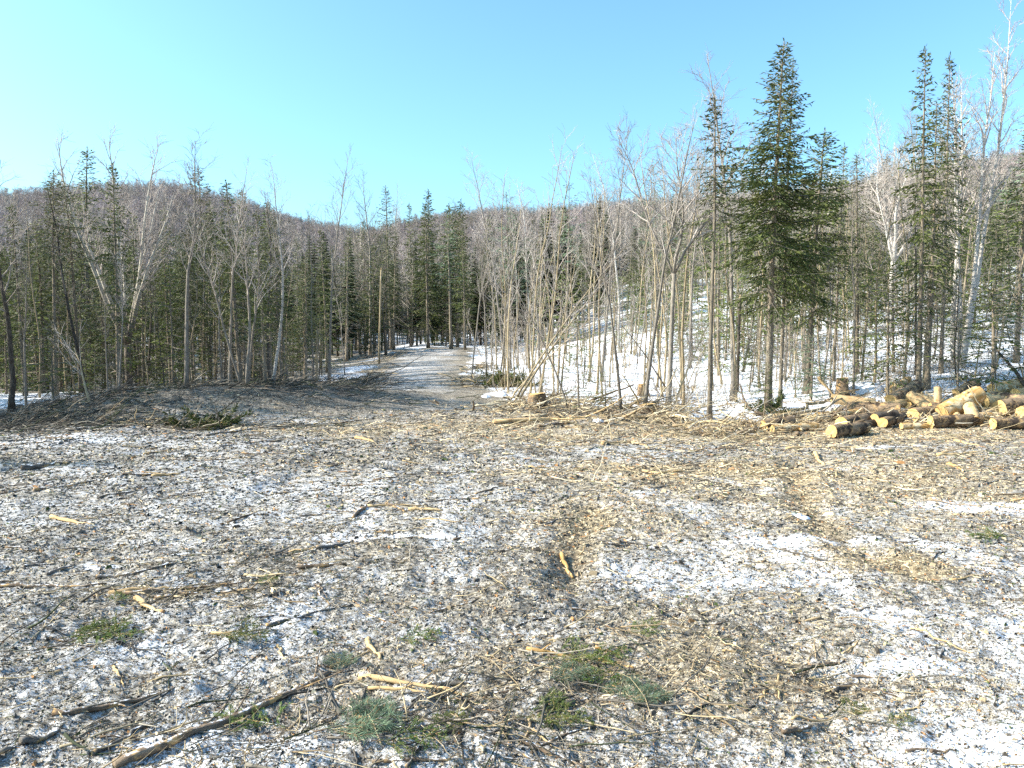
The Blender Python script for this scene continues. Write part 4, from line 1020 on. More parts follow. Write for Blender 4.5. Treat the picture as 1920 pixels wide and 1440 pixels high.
# nameless loose sticks
for i in range(215):
    D = math.exp(random.uniform(math.log(2.5), math.log(16.5))); px = random.uniform(-60, 1980)
    P = at_depth(px, D)
    if float(clear_sd(np.array([P.x]), np.array([P.y]))[0]) < .3: continue
    th = random.gauss(0.15, .55); L = random.uniform(.10, .42) * (.6 + D / 9)
    Q = P + Vector((math.cos(th), math.sin(th), 0)) * L
    mt = random.choice(['stick_grey', 'stick_brown', 'stick_brown', 'wood_pale', 'stick_grey'])
    so = stick_obj('stick', P, Q, random.uniform(.004, .010) * (.7 + D / 12), mt,
              'loose stick lying on the snow-dusted wood chips of the clearing', 'loose sticks on the clearing', seed=400 + i, twigs=random.choice([0, 0, 1]), n=7, sides=5, bend=.09)
    AUTO.append((so, 'stick', {'stick_grey': 'grey stick', 'stick_brown': 'brown stick', 'wood_pale': 'pale barkless stick'}[mt], 'short' if L < .2 * (.6 + D / 9) else ('long' if L > .34 * (.6 + D / 9) else ''), 'lying slantwise' if abs(math.sin(th)) > .5 else ''))

# ------------------------------------------------------------------ slash and brush: tangles nobody could count
def tangle(name, centres, n, L, r, cols, seed, lift, flat=.25, dirm=0.0, dirs=1.2):
    rg = np.random.default_rng(seed); b = MB()
    for k in range(n):
        px, py, sx, sy = centres[rg.integers(len(centres))]
        P = flat_at(px, py); x, y = P[0] + rg.normal(0, sx), P[1] + rg.normal(0, sy)
        z = hz(x, y) + abs(rg.normal(0, lift))
        th = rg.normal(dirm, dirs); e = rg.normal(0, flat)
        l = L * rg.lognormal(0, .5)
        p = wander((x, y, z), (math.cos(th) * math.cos(e), math.sin(th) * math.cos(e), math.sin(e)), l, 6, .17, rg)
        g = hfull(p[:, 0], p[:, 1]); p[:, 2] = np.maximum(p[:, 2], g + .005)
        rr = r * rg.lognormal(0, .5)
        v0 = b.n; b.tube(p, np.linspace(rr, rr * .4, 6), 4, True)
        c = np.array(cols[rg.integers(len(cols))]) * rg.uniform(.6, 1.3)
        b.col.append(np.tile(c, (b.n - v0, 1)))
        if rg.random() < .5:
            for j in range(2):
                q, dd = along(p, rg.uniform(.3, .9)); v0 = b.n
                b.tube(wander(q, side_dir(dd, rg.uniform(0, 6.28), .6), l * .3, 4, .1, rg), np.linspace(rr * .5, rr * .2, 4), 3, False)
                b.col.append(np.tile(c, (b.n - v0, 1)))
    tag(link(name, b.mesh(name, [M['tint']])), kind='stuff')
TAN = [(.50, .40, .25), (.40, .31, .18), (.30, .22, .13), (.60, .50, .34), (.14, .10, .065), (.22, .165, .11), (.30, .27, .22)]
DRK = [(.07, .062, .052), (.11, .10, .08), (.18, .155, .125), (.05, .045, .038), (.27, .235, .185), (.05, .06, .03)]
tangle('slash_branches', [(960, 775, .7, .5), (1020, 765, .8, .5), (1100, 780, 1.0, .5), (1200, 785, 1.0, .55), (1290, 790, .7, .5), (1340, 805, .5, .45), (1010, 755, .4, .3), (1210, 770, .7, .4), (1420, 800, .5, .4), (1480, 795, .8, .5)], 1500, .42, .0085, TAN, 71, .09)
tangle('slash_branches', [(1250, 830, 2.2, .7), (1100, 820, 2.2, .6), (1500, 830, 2.5, .6), (1750, 825, 2.0, .6), (900, 790, 1.6, .6), (1300, 880, 1.4, .5), (1600, 880, 2.4, .8), (700, 800, 2.0, .5)], 1300, .28, .0055, TAN, 72, .012, .08)
tangle('slash_branches', [(1680, 795, 1.6, .35), (1800, 798, 1.6, .3), (1620, 785, .9, .5), (1540, 790, .7, .4), (1700, 770, 1.5, .6), (1860, 800, 1., .3)], 700, .40, .010, TAN, 76, .07, .25)
tangle('slash_twigs', [(430, 1105, .5, .15), (280, 1115, .5, .15), (1060, 1260, .4, .3), (880, 1320, .5, .25), (720, 1350, .5, .25), (1400, 1260, .5, .3), (160, 1220, .6, .3), (560, 1060, .5, .15), (1250, 1180, .7, .4), (950, 1400, .5, .2), (250, 1380, .5, .2)], 850, .27, .0032, TAN[:3] + DRK, 78, .012, .12)
tangle('shredded_wood', [(1020, 1280, .35, .25), (1130, 1280, .3, .2), (860, 1340, .4, .2), (700, 1300, .3, .2), (1330, 1240, .4, .25), (1450, 1260, .3, .2), (420, 1110, .5, .15), (240, 1125, .4, .15), (780, 955, .45, .15), (1250, 888, .5, .15), (1330, 1180, .5, .3)], 900, .085, .0022, TAN[:4] + DRK[:3], 77, .012, .15)
tangle('brush_tangle', [(40, 800, 1.0, .5), (120, 785, 1.0, .7), (220, 765, 1.2, .9), (330, 758, 1.3, .9), (450, 755, 1.5, .9), (560, 760, 1.4, .8), (240, 745, 1.2, .6), (650, 712, .9, 1.6), (610, 725, 1.0, 1.2)], 3600, .42, .0062, DRK, 73, .055, .22, .12, .6)
tangle('brush_tangle', [(330, 798, .9, .35), (380, 795, .6, .3), (280, 800, .8, .3), (450, 800, 1.2, .3)], 300, .35, .007, TAN + DRK, 74, .06)
tangle('track_edge_brush', [(690, 690, .5, 2.2), (720, 670, .4, 3.0), (895, 690, .4, 2.5), (890, 720, .5, .9)], 420, .5, .009, DRK + TAN[:3], 75, .1)

def undergrowth():
    rg = np.random.default_rng(88); b = MB()
    for k in range(2100):
        D = 18.5 + 32 * rg.random() ** 1.4; px = rg.uniform(890, 2080); x = (px - CX) / F_PX * D; y = D
        if clear_sd(np.array([x]), np.array([y]))[0] > -.3 or vnoise(np.array([x / 2.2]), np.array([y / 2.2]), 55)[0] < .42: continue
        z = hz(x, y); c = np.array(TAN[rg.integers(len(TAN))]) * rg.uniform(.5, 1.1)
        for j in range(3):
            lying = rg.random() < .35
            d = (rg.normal(), rg.normal() * .6, .12) if lying else (rg.normal(0, .35), rg.normal(0, .35), 1)
            v0 = b.n; b.tube(wander((x + rg.normal(0, .12), y + rg.normal(0, .12), z), d, rg.uniform(.25, 1.1), 5, .12, rg), np.linspace(.006, .002, 5) * (1 if not lying else 1.6), 3, False)
            b.col.append(np.tile(c, (b.n - v0, 1)))
    tag(link('undergrowth', b.mesh('undergrowth', [M['tint']])), kind='stuff')
undergrowth()

# ------------------------------------------------------------------ leaning poles
def leaning(pxa, pya, pxb, pyb, r, mat, label, seed, back=1.0, n=12, nbr=10):
    rg = np.random.default_rng(seed); A = at(pxa, pya)
    dx, dy, dz = ray(pxb, pyb); t = (A.y + back) / dy
    B = Vector((dx * t, A.y + back, EYE_Z + dz * t)) - A
    e = thing('leaning_sapling', A, label, 'sapling')
    B = np.array(B); T = MB(); K = MB(); tt = np.linspace(0, 1, n)[:, None]
    p = B * tt + np.array([0, 0, .12]) * np.sin(tt * PI) * np.linalg.norm(B) * .35 + np.cumsum(rg.normal(0, .008, (n, 3)), 0)
    p[0] = (0, 0, -.1)
    T.tube(p, np.linspace(r, r * .25, n), 7, jit=.05, rg=rg)
    for k in range(nbr):
        q, dd = along(p, rg.uniform(.4, 1)); L = rg.uniform(.3, 1.1)
        bp = wander(q, side_dir(dd, rg.uniform(0, 6.28), rg.uniform(.3, .7)), L, 5, .08, rg)
        K.tube(bp, np.linspace(.008, .003, 5), 3, False)
        for j in range(4):
            q2, d2 = along(bp, rg.uniform(.3, 1)); K.tube(wander(q2, side_dir(d2, rg.uniform(0, 6.28), .6), .3, 3, .1, rg), (.005, .004, .002), 3, False)
    link('trunk', T.mesh('leaning trunk', [M[mat]]), e); link('crown', K.mesh('leaning twigs', [M['twig_pale']]), e)
leaning(958, 758, 1175, 460, .030, 'bark_tan', 'longest of the pale poles leaning over the slash beside the stump', 201, 1.2)
leaning(966, 758, 1120, 545, .032, 'bark_tan', 'thicker pale pole leaning beside the longest one over the slash', 202, .6, nbr=12)
leaning(952, 752, 1110, 600, .022, 'bark_tan', 'shortest pale pole of the leaning bunch over the slash', 203, .3, nbr=8)
leaning(1262, 752, 1165, 610, .026, 'bark_dark', 'dark pole leaning towards the leaning bunch from the crooked tree', 204, .8, nbr=4)
leaning(1068, 770, 968, 545, .024, 'bark_grey', 'dark thin stem leaning against the way of the pale poles', 205, .5, nbr=8)
leaning(1262, 762, 1335, 590, .025, 'bark_tan', 'thin stem leaning away from the foot of the crooked tree', 206, .3, nbr=4)
leaning(1930, 735, 1850, 640, .05, 'bark_dark', 'dark dead trunk leaning behind the logs at the far right', 207, 1.0, nbr=2)
leaning(170, 757, 135, 650, .028, 'bark_tan', 'reddish leaning stem on the snow behind the end of the mound', 208, .2, nbr=6)

# snags and stumps
def snag(px, py, top, r, label, mat='bark_tan', seed=0, name='snag'):
    rg = np.random.default_rng(seed); A = at(px, py); H = top_height(A, px, top)
    e = thing(name, A, label, 'dead trunk')
    T = MB(); p = wander((0, 0, -.1), (rg.normal(0, .02), 0, 1), H + .1, 9, .012, rg); T.tube(p, np.linspace(r, r * .75, 9), 8, jit=.06, rg=rg)
    link('trunk', T.mesh('snag trunk', [M[mat]]), e)
    K = MB()
    for k in range(5):
        az = k * 1.26; b0 = p[-1] + np.array([math.cos(az), math.sin(az), 0]) * r * .4
        K.tube(np.array([b0, b0 + np.array([0, 0, rg.uniform(.04, .16)])]), (r * .33, r * .06), 4)
    link('broken_top', K.mesh('broken top', [M['wood_pale']]), e)
snag(711, 682, 506, .055, 'pale broken pole standing at the left edge of the track', seed=1)
snag(594, 716, 618, .06, 'short broken pole on the snowbank beside the track', seed=2)
snag(1382, 735, 560, .05, 'dead broken pole just left of the great spruce', 'bark_dark', seed=3)

def stump(px, py, r, h, label, seed):
    rg = np.random.default_rng(seed); A = at(px, py)
    e = thing('stump', A, label, 'stump')
    b = MB(); n = 14; th = np.arange(n) / n * 6.283; k = 1 + .14 * np.sin(th * 3 + seed) + rg.normal(0, .05, n)
    zs = np.array([-.12, 0, .3, .75, 1.0]) * h; sc = np.array([1.6, 1.35, 1.1, 1.0, .98])
    v = np.stack([(r * sc[:, None] * k[None]) * np.cos(th), (r * sc[:, None] * k[None]) * np.sin(th), np.tile(zs[:, None], (1, n))], -1)
    i = np.arange(4)[:, None] * n; j = np.arange(n)[None]; j2 = (j + 1) % n
    b.add(v.reshape(-1, 3), np.stack([i + j, i + j2, i + n + j2, i + n + j], -1).reshape(-1, 4))
    link('bark', b.mesh('stump bark', [M['bark_log']]), e)
    c = MB(); top = v[-1].copy(); top[:, 2] += .004 + .02 * np.cos(th); c.add(np.vstack([top, [0, 0, h + .012]]), None, np.stack([j[0], j2[0], np.full(n, n)], -1))
    link('cut_top', c.mesh('stump top', [M['cut']], False), e)
stump(1005, 764, .19, .30, 'fresh orange stump in the slash at the foot of the leaning poles', 1)
stump(1205, 742, .14, .32, 'old stump on the snow behind the slash near the crooked tree', 2)
stump(1212, 772, .17, .16, 'low weathered stump end in the slash under the crooked tree', 3)
stump(1578, 742, .13, .42, 'tall reddish stump on the snow behind the log pile', 4)

# ------------------------------------------------------------------ log pile
def log(P, yaw, tilt, L, r, mat, label, seed, rough=.05, taper=.08, name='log'):
    """P is the near (camera-side) cut end's centre; the log runs away from it"""
    rg = np.random.default_rng(seed)
    e = thing(name, P, label, 'log', 'logs in the pile'); e.rotation_euler = (rg.uniform(0, 6.28) * 0, -tilt, yaw)
    n, m = 18, 11; th = np.arange(n) / n * 2 * PI; xs = np.linspace(0, L, m)
    k = 1 + .06 * np.sin(2 * th + rg.uniform(0, 6)) + .03 * np.sin(3 * th + rg.uniform(0, 6))
    rr = r * (1 - taper * xs[:, None] / L) * k[None] * (1 + rg.normal(0, rough * .8, (m, n))) * (1 + rg.normal(0, rough * .6, (m, 1)))
    bow = .02 * L * np.sin(xs / L * PI) * rg.uniform(-1, 1)
    v = np.stack([np.tile(xs[:, None], (1, n)), rr * np.cos(th) + bow[:, None], rr * np.sin(th)], -1)
    i = np.arange(m - 1)[:, None] * n; j = np.arange(n)[None]; j2 = (j + 1) % n
    q = np.stack([i + j, i + j2, i + n + j2, i + n + j], -1).reshape(-1, 4)
    b = MB(); b.add(v.reshape(-1, 3), q)
    for w in range(rg.integers(0, 3)):
        x = rg.uniform(.2, .8) * L; a = rg.uniform(0, 6.28); c = np.array([x, math.cos(a) * r * .9, math.sin(a) * r * .9])
        b.tube(np.array([c, c + np.array([.03, math.cos(a) * .05, math.sin(a) * .05])]), (.03, .022), 7)
    link('bark', b.mesh('log bark', [M[mat]]), e)
    for end in (0, m - 1):
        c = MB(); ring = v[end].copy() * np.array([1, .985, .985]); ring[:, 0] += -.003 if end == 0 else .003
        mid = np.array([[xs[end] + (-.003 if end == 0 else .003), 0, 0]])
        c.add(np.vstack([ring, mid]), None, np.stack([j2[0], j[0], np.full(n, n)], -1) if end == 0 else np.stack([j[0], j2[0], np.full(n, n)], -1))
        link('cut_end', c.mesh('log end', [M['cut']], False), e)
    return e

def log_at(px, py, rpx, yaw, tilt, L, mat, label, seed, dD=0.0, **kw):
    """px,py = centre of the near cut end in the picture; the log stands on or above the landing"""
    base = at(min(px, 2100), min(py + rpx, 830)); D = base.y + dD * .55
    dx, dy, dz = ray(px, py); t = D / dy
    r = rpx * D / F_PX
    r *= .80
    P = Vector((dx * t, D, max(EYE_Z + dz * t - .03, hz(dx * t, D) + r * .7)))
    return log(P, math.radians(yaw), math.radians(tilt), L, r, mat, label, seed, **kw)

LOGS = [
 (1559, 806, 16, 32, 0, .95, 'bark_log', 'lower of two small round logs showing pale ends at the left of the pile', 0),
 (1578, 791, 17, 34, 2, .95, 'bark_log', 'upper of two small round logs showing pale ends at the left of the pile', 0),
 (1745, 789, 15, 4, 3, .95, 'bark_log', 'dark-barked log lying crosswise in front with its pale end at left', 0),
 (1712, 776, 19, 18, 4, .7, 'bark_log', 'dark stubby log behind the crosswise log', .3),
 (1688, 768, 17, 150, 0, 1.0, 'bark_log', 'brown log in the middle of the pile pointing left', .5),
 (1640, 760, 12, 165, 6, .9, 'wood_pale', 'peeled pale log high at the left of the pile', .9),
 (1672, 752, 20, 20, 24, .8, 'bark_log', 'big grey log tilted up on top of the pile', 1.0),
 (1702, 758, 15, 8, 2, .6, 'bark_peeled', 'reddish log under the big tilted one', .8),
 (1766, 772, 22, 12, 24, .9, 'bark_peeled', 'orange peeled log tilted up in the middle of the pile', .3),
 (1760, 776, 9, 70, 62, .6, 'wood_pale', 'pale split block standing on end in the pile', .1),
 (1793, 747, 12, 25, 20, .7, 'bark_log', 'small brown log poking up behind the orange one', 1.2),
 (1815, 760, 17, 30, 5, 1.1, 'bark_peeled', 'tan log with a round end right of the orange one', .7),
 (1828, 786, 14, 80, 40, .4, 'wood_pale', 'pale split wedge at the foot of the pile', 0),
 (1845, 755, 17, 8, 3, 1.0, 'wood_pale', 'pale peeled log lying level at right, behind the dark ends', .6),
 (1812, 782, 13, 15, 0, .8, 'bark_peeled', 'small orange log low in the middle right of the pile', .25),
 (1874, 765, 23, 14, 2, 1.1, 'bark_log', 'thick log with a dark shaded end at the far right', .3),
 (1905, 745, 18, 10, 3, 1.2, 'wood_pale', 'uppermost pale log at the far right of the pile', .8),
 (1862, 791, 14, 3, 0, 1.2, 'bark_log', 'grey log lying on the ground at the far right front', 0),
 (1888, 778, 9, 40, 30, .4, 'wood_pale', 'pale chunk leaning on the thick shaded log', .1),
 (1915, 775, 19, 12, 0, 1.0, 'bark_peeled', 'reddish log at the right edge, beside the thick shaded log', .4),
 (1640, 785, 16, 20, 8, .5, 'bark_dark', 'block painted blackish for shade at the left middle of the pile', .2),  # dark bark colour stands in for the shade on this block
 (1432, 797, 14, 25, 6, .7, 'bark_log', 'knotty brown chunk at the left tip of the pile', .2),
 (1448, 802, 10, 12, 2, .9, 'bark_peeled', 'reddish branch butt at the left tip of the pile', 0),
 (1500, 797, 9, 175, -3, .9, 'wood_pale', 'pale thin log along the left arm of the pile', .1),
 (1530, 782, 9, 10, 4, 1.3, 'bark_peeled', 'long thin tan log along the left arm of the pile', .5),
 (1602, 770, 11, 12, 6, 1.2, 'wood_pale', 'pale log above the two round ends', .7),
]
LOGS += [
 (1655, 790, 13, 40, 4, .8, 'bark_log', 'short brown log beside the blackish block', .1),
 (1690, 796, 8, 5, 0, 1.1, 'bark_peeled', 'thin orange pole on the ground before the crosswise log', -.1),
 (1780, 762, 14, 150, 12, .8, 'wood_pale', 'pale split log lying against the orange tilted one', .6),
 (1835, 770, 16, 170, 4, .9, 'bark_log', 'brown log with a dark end under the pale peeled one', .5),
 (1860, 738, 15, 20, 8, 1.1, 'bark_peeled', 'tan log on the top layer near the far right', 1.2),
 (1895, 792, 11, 20, 0, .6, 'wood_pale', 'small pale block at the right front corner of the pile', -.05),
 (1930, 760, 20, 100, 3, 1.0, 'bark_log', 'log cut by the right edge of the photo', .7),
 (1610, 796, 10, 30, 3, .5, 'bark_dark', 'dark short chunk right of the two round ends', .1),
 (1740, 765, 12, 120, 30, .5, 'wood_pale', 'pale broken slab sticking up in the middle of the pile', .5),
 (1792, 790, 10, 60, 10, .5, 'bark_peeled', 'orange chunk between the crosswise log and the split wedge', 0),
 (1665, 742, 10, 35, 14, .9, 'bark_peeled', 'reddish pole end at the back of the pile beside the tilted log', 1.3),
]
for i, (px, py, rp, yaw, tilt, L, mt, lab, dD) in enumerate(LOGS):
    log_at(px, py, rp, yaw, tilt, L, mt, lab, 300 + i, dD)

# ------------------------------------------------------------------ cut boughs on the ground
def bough_mesh(seed, L=.5, needle='needle', nl=.022, nw=.0022, twn=16, dens=110):
    rg = np.random.default_rng(seed); K, B = MB(), MB()
    bp = wander((0, 0, .03), (1, 0, .05), L, 7, .06, rg)
    K.tube(bp, np.linspace(.006, .002, 7), 5)
    segs = [(bp, L)]
    for k in range(twn):
        t = .12 + .86 * (k + rg.random()) / twn; q, d = along(bp, t); sg = 1 if k % 2 else -1
        l = (.55 * L * (1.1 - t) + .04) * rg.uniform(.7, 1.2)
        tp = wander(q, (.7, sg * .75, rg.uniform(-.1, .35)), l, 5, .1, rg); tp[:, 2] = np.maximum(tp[:, 2], -.005)
        K.tube(tp, np.linspace(.0028, .0013, 5), 3, False); segs.append((tp, l))
        for j in range(3):
            q2, d2 = along(tp, rg.uniform(.2, .8)); tp2 = wander(q2, side_dir(d2, rg.choice([0, PI]) + rg.normal(0, .5), .7), l * .45, 4, .1, rg)
            K.tube(tp2, np.linspace(.002, .001, 4), 3, False); segs.append((tp2, l * .45))
    P, D, Nn, Ls, Ws = [], [], [], [], []
    for pl, l in segs:
        for k in range(int(l * dens) * 3):
            q, d = along(pl, rg.uniform(.02, 1)); d = d / np.linalg.norm(d)
            dd = side_dir(d, rg.uniform(0, 6.28), rg.uniform(.5, 1.1)); nn = np.cross(dd, rg.normal(0, 1, 3)); nn /= np.linalg.norm(nn) + 1e-6
            P.append(q); D.append(dd); Nn.append(nn); Ls.append(nl * rg.uniform(.7, 1.2)); Ws.append(nw)
    quad_sprays(B, np.array(P), np.array(D), np.array(Nn), np.array(Ls), np.array(Ws))
    return K.mesh('bough stem', [M['stick_brown']]), B.mesh('bough needles', [M[needle]], False)
BM = {'fir': [bough_mesh(1, .5, 'needle_fresh', .02, .0044, 13, 160), bough_mesh(2, .42, 'needle_fresh', .02, .0044, 12, 160), bough_mesh(3, .6, 'needle_bright', .022, .0046, 15, 160)],
      'pine': [bough_mesh(4, .38, 'needle_blue', .048, .003, 12, 130), bough_mesh(5, .45, 'needle_blue', .048, .003, 13, 130)]}
BOUGH = [
 (110, 1205, 25, 1.0, 'fir', 'green fir bough pointing up beside the brushy sprigs at left'), (170, 1198, -10, .9, 'fir', 'middle one of the green fir sprigs at left'), (235, 1200, 160, .8, 'fir', 'last green fir sprig, nearest the middle, of the left bunch'),
 (540, 1372, 160, .9, 'fir', 'dark green sprig left of the big blue-green bough'), (590, 1382, 20, 1.25, 'pine', 'big blue-green pine bough beside the long crooked branch'), (640, 1390, 70, 1.0, 'pine', 'second blue-green bough overlapping the big one'), (632, 1268, 100, .7, 'pine', 'small blue-green tuft at the tip of the long crooked branch'),
 (735, 1205, 10, .9, 'fir', 'dark green fir sprig beside the pale split piece'), (1015, 1240, 15, .8, 'fir', 'green sprig under the orange barkless stick'), (1020, 1285, 40, .8, 'pine', 'rounded blue-green bough in the middle of the green patch'),
 (1095, 1245, 20, .9, 'fir', 'bright green sprig left of the two orange sticks'), (1100, 1285, -20, .9, 'pine', 'blue-green bough right of the rounded one'), (1195, 1265, 200, .9, 'fir', 'dark green bough right of the two orange sticks'), (1150, 1315, 10, .8, 'pine', 'lowest blue-green bough at the right of the green patch'),
 (960, 1352, 10, .8, 'fir', 'yellowish green sprig below the green patch, beside the grey stick'), (1015, 1350, 60, .6, 'fir', 'second yellowish sprig below the green patch'), (700, 1398, 0, 1.0, 'fir', 'green bough right of the big blue-green bough'), (850, 1385, 100, .5, 'fir', 'small green sprig on the grey stick among the lower boughs'),
 (1170, 1195, 30, .7, 'fir', 'thin green sprig above the two orange sticks'), (1905, 1013, 170, 1.2, 'fir', 'lone green bough at the right edge of the clearing'), (1570, 1345, 30, .45, 'fir', 'tiny green sprig above the two stubs at lower right'), (1650, 1362, 10, .45, 'fir', 'tiny green sprig nearest the two stubs at lower right'),
 (470, 1095, 10, .6, 'fir', 'little green sprig behind the end of the long bundle'), (390, 1195, 5, .8, 'fir', 'flat green sprig between the left bunch and the middle'), (215, 1135, 100, .45, 'fir', 'little green tuft under the long bundle of sticks'),
]
for i, (px, py, yaw, s, k, lab) in enumerate(BOUGH):
    P = at(px, py); P.z += .01
    e = thing('fir_bough' if k == 'fir' else 'pine_bough', P, lab, 'bough', 'cut boughs on the ground', math.radians(yaw), (s * .8, s * .8, s * .48))
    st, nd = BM[k][i % len(BM[k])]
    link('stem', st, e); link('needles', nd, e)
# heap of cut fir tops beside the track, sprigs on the mound
def heap(px, py, n, w, h, label, seed, D=None):
    rg = np.random.default_rng(seed); A = at(px, py); e = thing('bough_heap', A, label, 'bough heap'); B, K = MB(), MB()
    P, Dd, Nn, Ls, Ws = [], [], [], [], []
    for k in range(n):
        q = np.array([rg.normal(0, w * .5), rg.normal(0, w * .35), 0]); q[2] = h * max(0, 1 - (q[0] / w) ** 2 - (q[1] / (w * .7)) ** 2) * rg.random()
        bp = wander(q, (rg.normal(), rg.normal() * .6, .15), .5, 5, .15, rg); K.tube(bp, np.linspace(.008, .003, 5), 3, False)
        for j in range(60):
            b0, d = along(bp, rg.random()); d = d / np.linalg.norm(d); dd = side_dir(d, rg.uniform(0, 6.28), .7); nn = np.cross(dd, rg.normal(0, 1, 3)); nn /= np.linalg.norm(nn)
            P.append(b0); Dd.append(dd); Nn.append(nn); Ls.append(.11); Ws.append(.022)
    quad_sprays(B, np.array(P), np.array(Dd), np.array(Nn), np.array(Ls), np.array(Ws))
    link('stems', K.mesh('heap stems', [M['stick_brown']]), e); link('needles', B.mesh('heap needles', [M['needle']], False), e)
heap(945, 725, 80, .75, .45, 'dark green heap of cut fir boughs on the snow by the track', 1)
heap(385, 800, 26, .5, .12, 'low heap of green boughs at the foot of the brush mound', 2)
heap(1440, 772, 14, .35, .2, 'few green boughs heaped round the foot of the great spruce', 3)

# snow chunks
def snow_lump(px, py, r, label, seed):
    rg = np.random.default_rng(seed); A = at(px, py); b = MB(); n, m = 18, 9
    th = np.arange(n) / n * 6.283; ph = np.linspace(0, 1, m)
    v = []
    for p_ in ph:
        for t in th:
            k = 1 + .35 * (vnoise(np.array([math.cos(t) * 1.7 + 9 + seed]), np.array([math.sin(t) * 1.7 + p_ * 2]), 5)[0] - .5) * 2
            v.append((math.cos(t) * r * k * math.cos(p_ * PI / 2), math.sin(t) * r * .7 * k * math.cos(p_ * PI / 2), r * .55 * math.sin(p_ * PI / 2) * k - .03))
    i = np.arange(m - 1)[:, None] * n; j = np.arange(n)[None]; j2 = (j + 1) % n
    b.add(np.array(v), np.stack([i + j, i + j2, i + n + j2, i + n + j], -1).reshape(-1, 4))
    tag(link('snow_lump', b.mesh('snow lump', [M['snow']]), None, A), label, 'snow')
snow_lump(940, 742, .22, 'white lump of snow in front of the heap of cut boughs', 1)
snow_lump(912, 745, .16, 'smaller lump of snow nearest the track by the bough heap', 2)
snow_lump(1503, 970, .10, 'small white lump of snow in the bend of the rut', 3)
snow_lump(1620, 735, .45, 'rounded white snow hump behind the log pile', 4)
snow_lump(1120, 790, .14, 'small lump of snow in the slash beside the low fir', 5)

# ------------------------------------------------------------------ labels of the many
def pixel(P):
    v = Vector(P) - Vector((0, 0, EYE_Z)); f = v.y * math.cos(PITCH) - v.z * math.sin(PITCH); u = v.y * math.sin(PITCH) + v.z * math.cos(PITCH)
    return (CX + F_PX * v.x / f, CY - F_PX * u / f) if f > .1 else (-9999, 0)
MARK_T = [(22, 19, 'the leftmost dark bare trunk'), (110, 21, 'the bushy fir past the mound'), (243, 23, 'the many-stemmed bare tree'), (382, 25, 'the narrow dark spire'), (512, 25, 'the pale leaning bare tree'), (594, 26, 'the short broken pole on the snowbank'),
          (711, 35, 'the broken pale pole'), (805, 55, 'the tallest track-end spruce'), (884, 27, 'the slim pole at the track corner'), (945, 24, 'the heap of cut boughs'), (1005, 20, 'the orange stump'), (1085, 18, 'the wispy fir in the slash'),
          (1208, 19, 'the tall straight stem'), (1252, 19, 'the crooked forked tree'), (1330, 17, 'the tufted spruce pole'), (1440, 18, 'the great spruce'), (1520, 19, 'the blue-green young pine'), (1600, 19, 'the pole behind the logs'),
          (1668, 30, 'the pale maple'), (1722, 20, 'the tall dense spire'), (1796, 24, 'the birch clump'), (1905, 25, 'the spruce at the right edge')]
MARK_S = [(400, 1360, 'the long crooked branch'), (360, 1110, 'the long bundle'), (170, 1200, 'the left bunch of fir sprigs'), (590, 1380, 'the big blue-green bough'), (780, 1290, 'the long pale splinter'), (735, 1205, 'the sprig by the pale split piece'),
          (1100, 1265, 'the green patch of boughs'), (1063, 1060, 'the orange bark strip in the rut'), (770, 955, 'the small stick heap'), (620, 1055, 'the short brown stick'), (88, 874, 'the dark log'), (136, 978, 'the pale barkless stick at left'),
          (685, 825, 'the bright pale slab'), (1255, 888, 'the flat heap of pale sticks'), (1500, 968, 'the snow lump in the rut'), (1538, 862, 'the pale stub below the log pile'), (1800, 850, 'the bright tan stick below the big logs'), (1880, 945, 'the snow patch at the right edge'),
          (1490, 1370, 'the cut stub'), (1590, 1290, 'the knobbly stub'), (1740, 1408, 'the two corner stubs'), (1035, 1415, 'the branch at the bottom edge'), (1160, 832, 'the pale stub before the slash'), (1300, 1080, 'the wide pale snow patch'), (380, 800, 'the boughs at the foot of the mound'),
          (1680, 1080, 'the lower end of the right rut'), (1905, 1013, 'the lone bough at the right edge')]
by_label = {}
for o, what, look, size, pose in AUTO:
    px, py = pixel(o.location)
    if not (-15 < px < 1935): continue
    if what == 'tree':
        mx, mD, ph = min(MARK_T, key=lambda m: abs(m[0] - px)); d = px - mx; gap = o.location.y - mD
        back = 'far behind' if gap > 14 else ('behind' if gap > 3 else ('in front of' if gap < -3 else 'beside'))
        side = '' if abs(d) < 10 else ('left of' if d < 0 else 'right of')
        rel = (back + ' and ' + side if back != 'beside' else 'close ' + side) if side else (back if back != 'beside' else 'right beside')
    else:
        mx, my, ph = min(MARK_S, key=lambda m: math.hypot(m[0] - px, 2 * (m[1] - py))); dx_, dy_ = px - mx, py - my
        side = 'left of' if dx_ < 0 else 'right of'
        rel = side if abs(dx_) > 2.5 * abs(dy_) else ('beyond' if dy_ < 0 else 'nearer than') if abs(dy_) > abs(dx_) else ('beyond and ' if dy_ < 0 else 'nearer and ') + side
    for bits in ((size, look, pose, rel, ph), (look, pose, rel, ph), (look, rel, ph), (look.split()[-1], rel, ph)):
        t = ' '.join(w for w in bits if w)
        if len(t.replace('-', ' ').split()) <= 12: break
    by_label.setdefault(t, []).append((px, o))
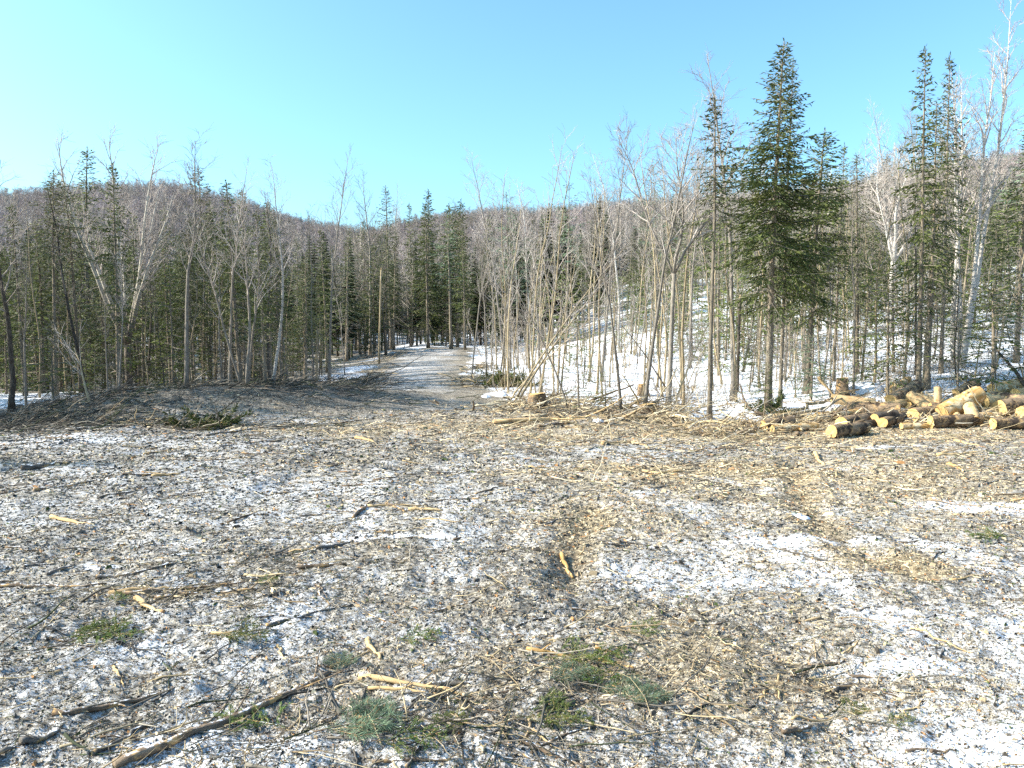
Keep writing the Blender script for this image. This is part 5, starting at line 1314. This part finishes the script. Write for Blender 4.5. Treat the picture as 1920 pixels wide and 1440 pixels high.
ORD = ['first', 'second', 'third', 'fourth', 'fifth', 'sixth', 'seventh', 'eighth']
for t, lst in by_label.items():
    lst.sort(key=lambda q: q[0])
    for k, (px, o) in enumerate(lst):
        if len(lst) == 1: o['label'] = t
        elif len(lst) == 2: o['label'] = ('leftmost ' if k == 0 else 'rightmost ') + t
        else: o['label'] = ('leftmost ' if k == 0 else ORD[min(k, 7)] + ' from left, ') + t
# ------------------------------------------------------------------ light
AZ, EL = math.radians(93), math.radians(33)     # sun: to the left
sd = Vector((-math.sin(AZ) * math.cos(EL), math.cos(AZ) * math.cos(EL), math.sin(EL)))
L = bpy.data.lights.new('sun', 'SUN'); L.energy = 5.0; L.angle = math.radians(0.5); L.color = (1.0, 0.93, 0.82)
lo = bpy.data.objects.new('sun', L); C.objects.link(lo); lo.rotation_euler = sd.to_track_quat('Z', 'Y').to_euler(); lo.location = sd * 100
W = bpy.data.worlds.new('World'); S.world = W; W.use_nodes = True
nt = W.node_tree; bg = nt.nodes['Background']
sky = nt.nodes.new('ShaderNodeTexSky'); sky.sky_type = 'NISHITA'; sky.sun_disc = False; sky.sun_elevation = EL; sky.sun_rotation = -AZ
sky.air_density = 1.0; sky.dust_density = 2.1; sky.ozone_density = 1.0
wb = mixc(nt, 1.0, sky.outputs[0], (0.69, 1.05, 1.20), 'MULTIPLY')
nt.links.new(wb, bg.inputs[0]); bg.inputs[1].default_value = 0.13

cam = bpy.data.cameras.new('camera'); co = bpy.data.objects.new('camera', cam); C.objects.link(co)
cam.lens = 28.0; cam.sensor_width = 36.0; cam.sensor_fit = 'HORIZONTAL'; cam.clip_end = 3000; cam.clip_start = 0.05
co.location = (0, 0, EYE_Z); co.rotation_euler = (PI / 2 - PITCH, 0, 0)
S.camera = co
S.view_settings.view_transform = 'Standard'; S.view_settings.look = 'None'; S.view_settings.gamma = 1.0; S.view_settings.exposure = 1.18
S.cycles.max_bounces = 6; S.cycles.diffuse_bounces = 3
S.cycles.use_denoising = False
print('trees', NTREE[0])
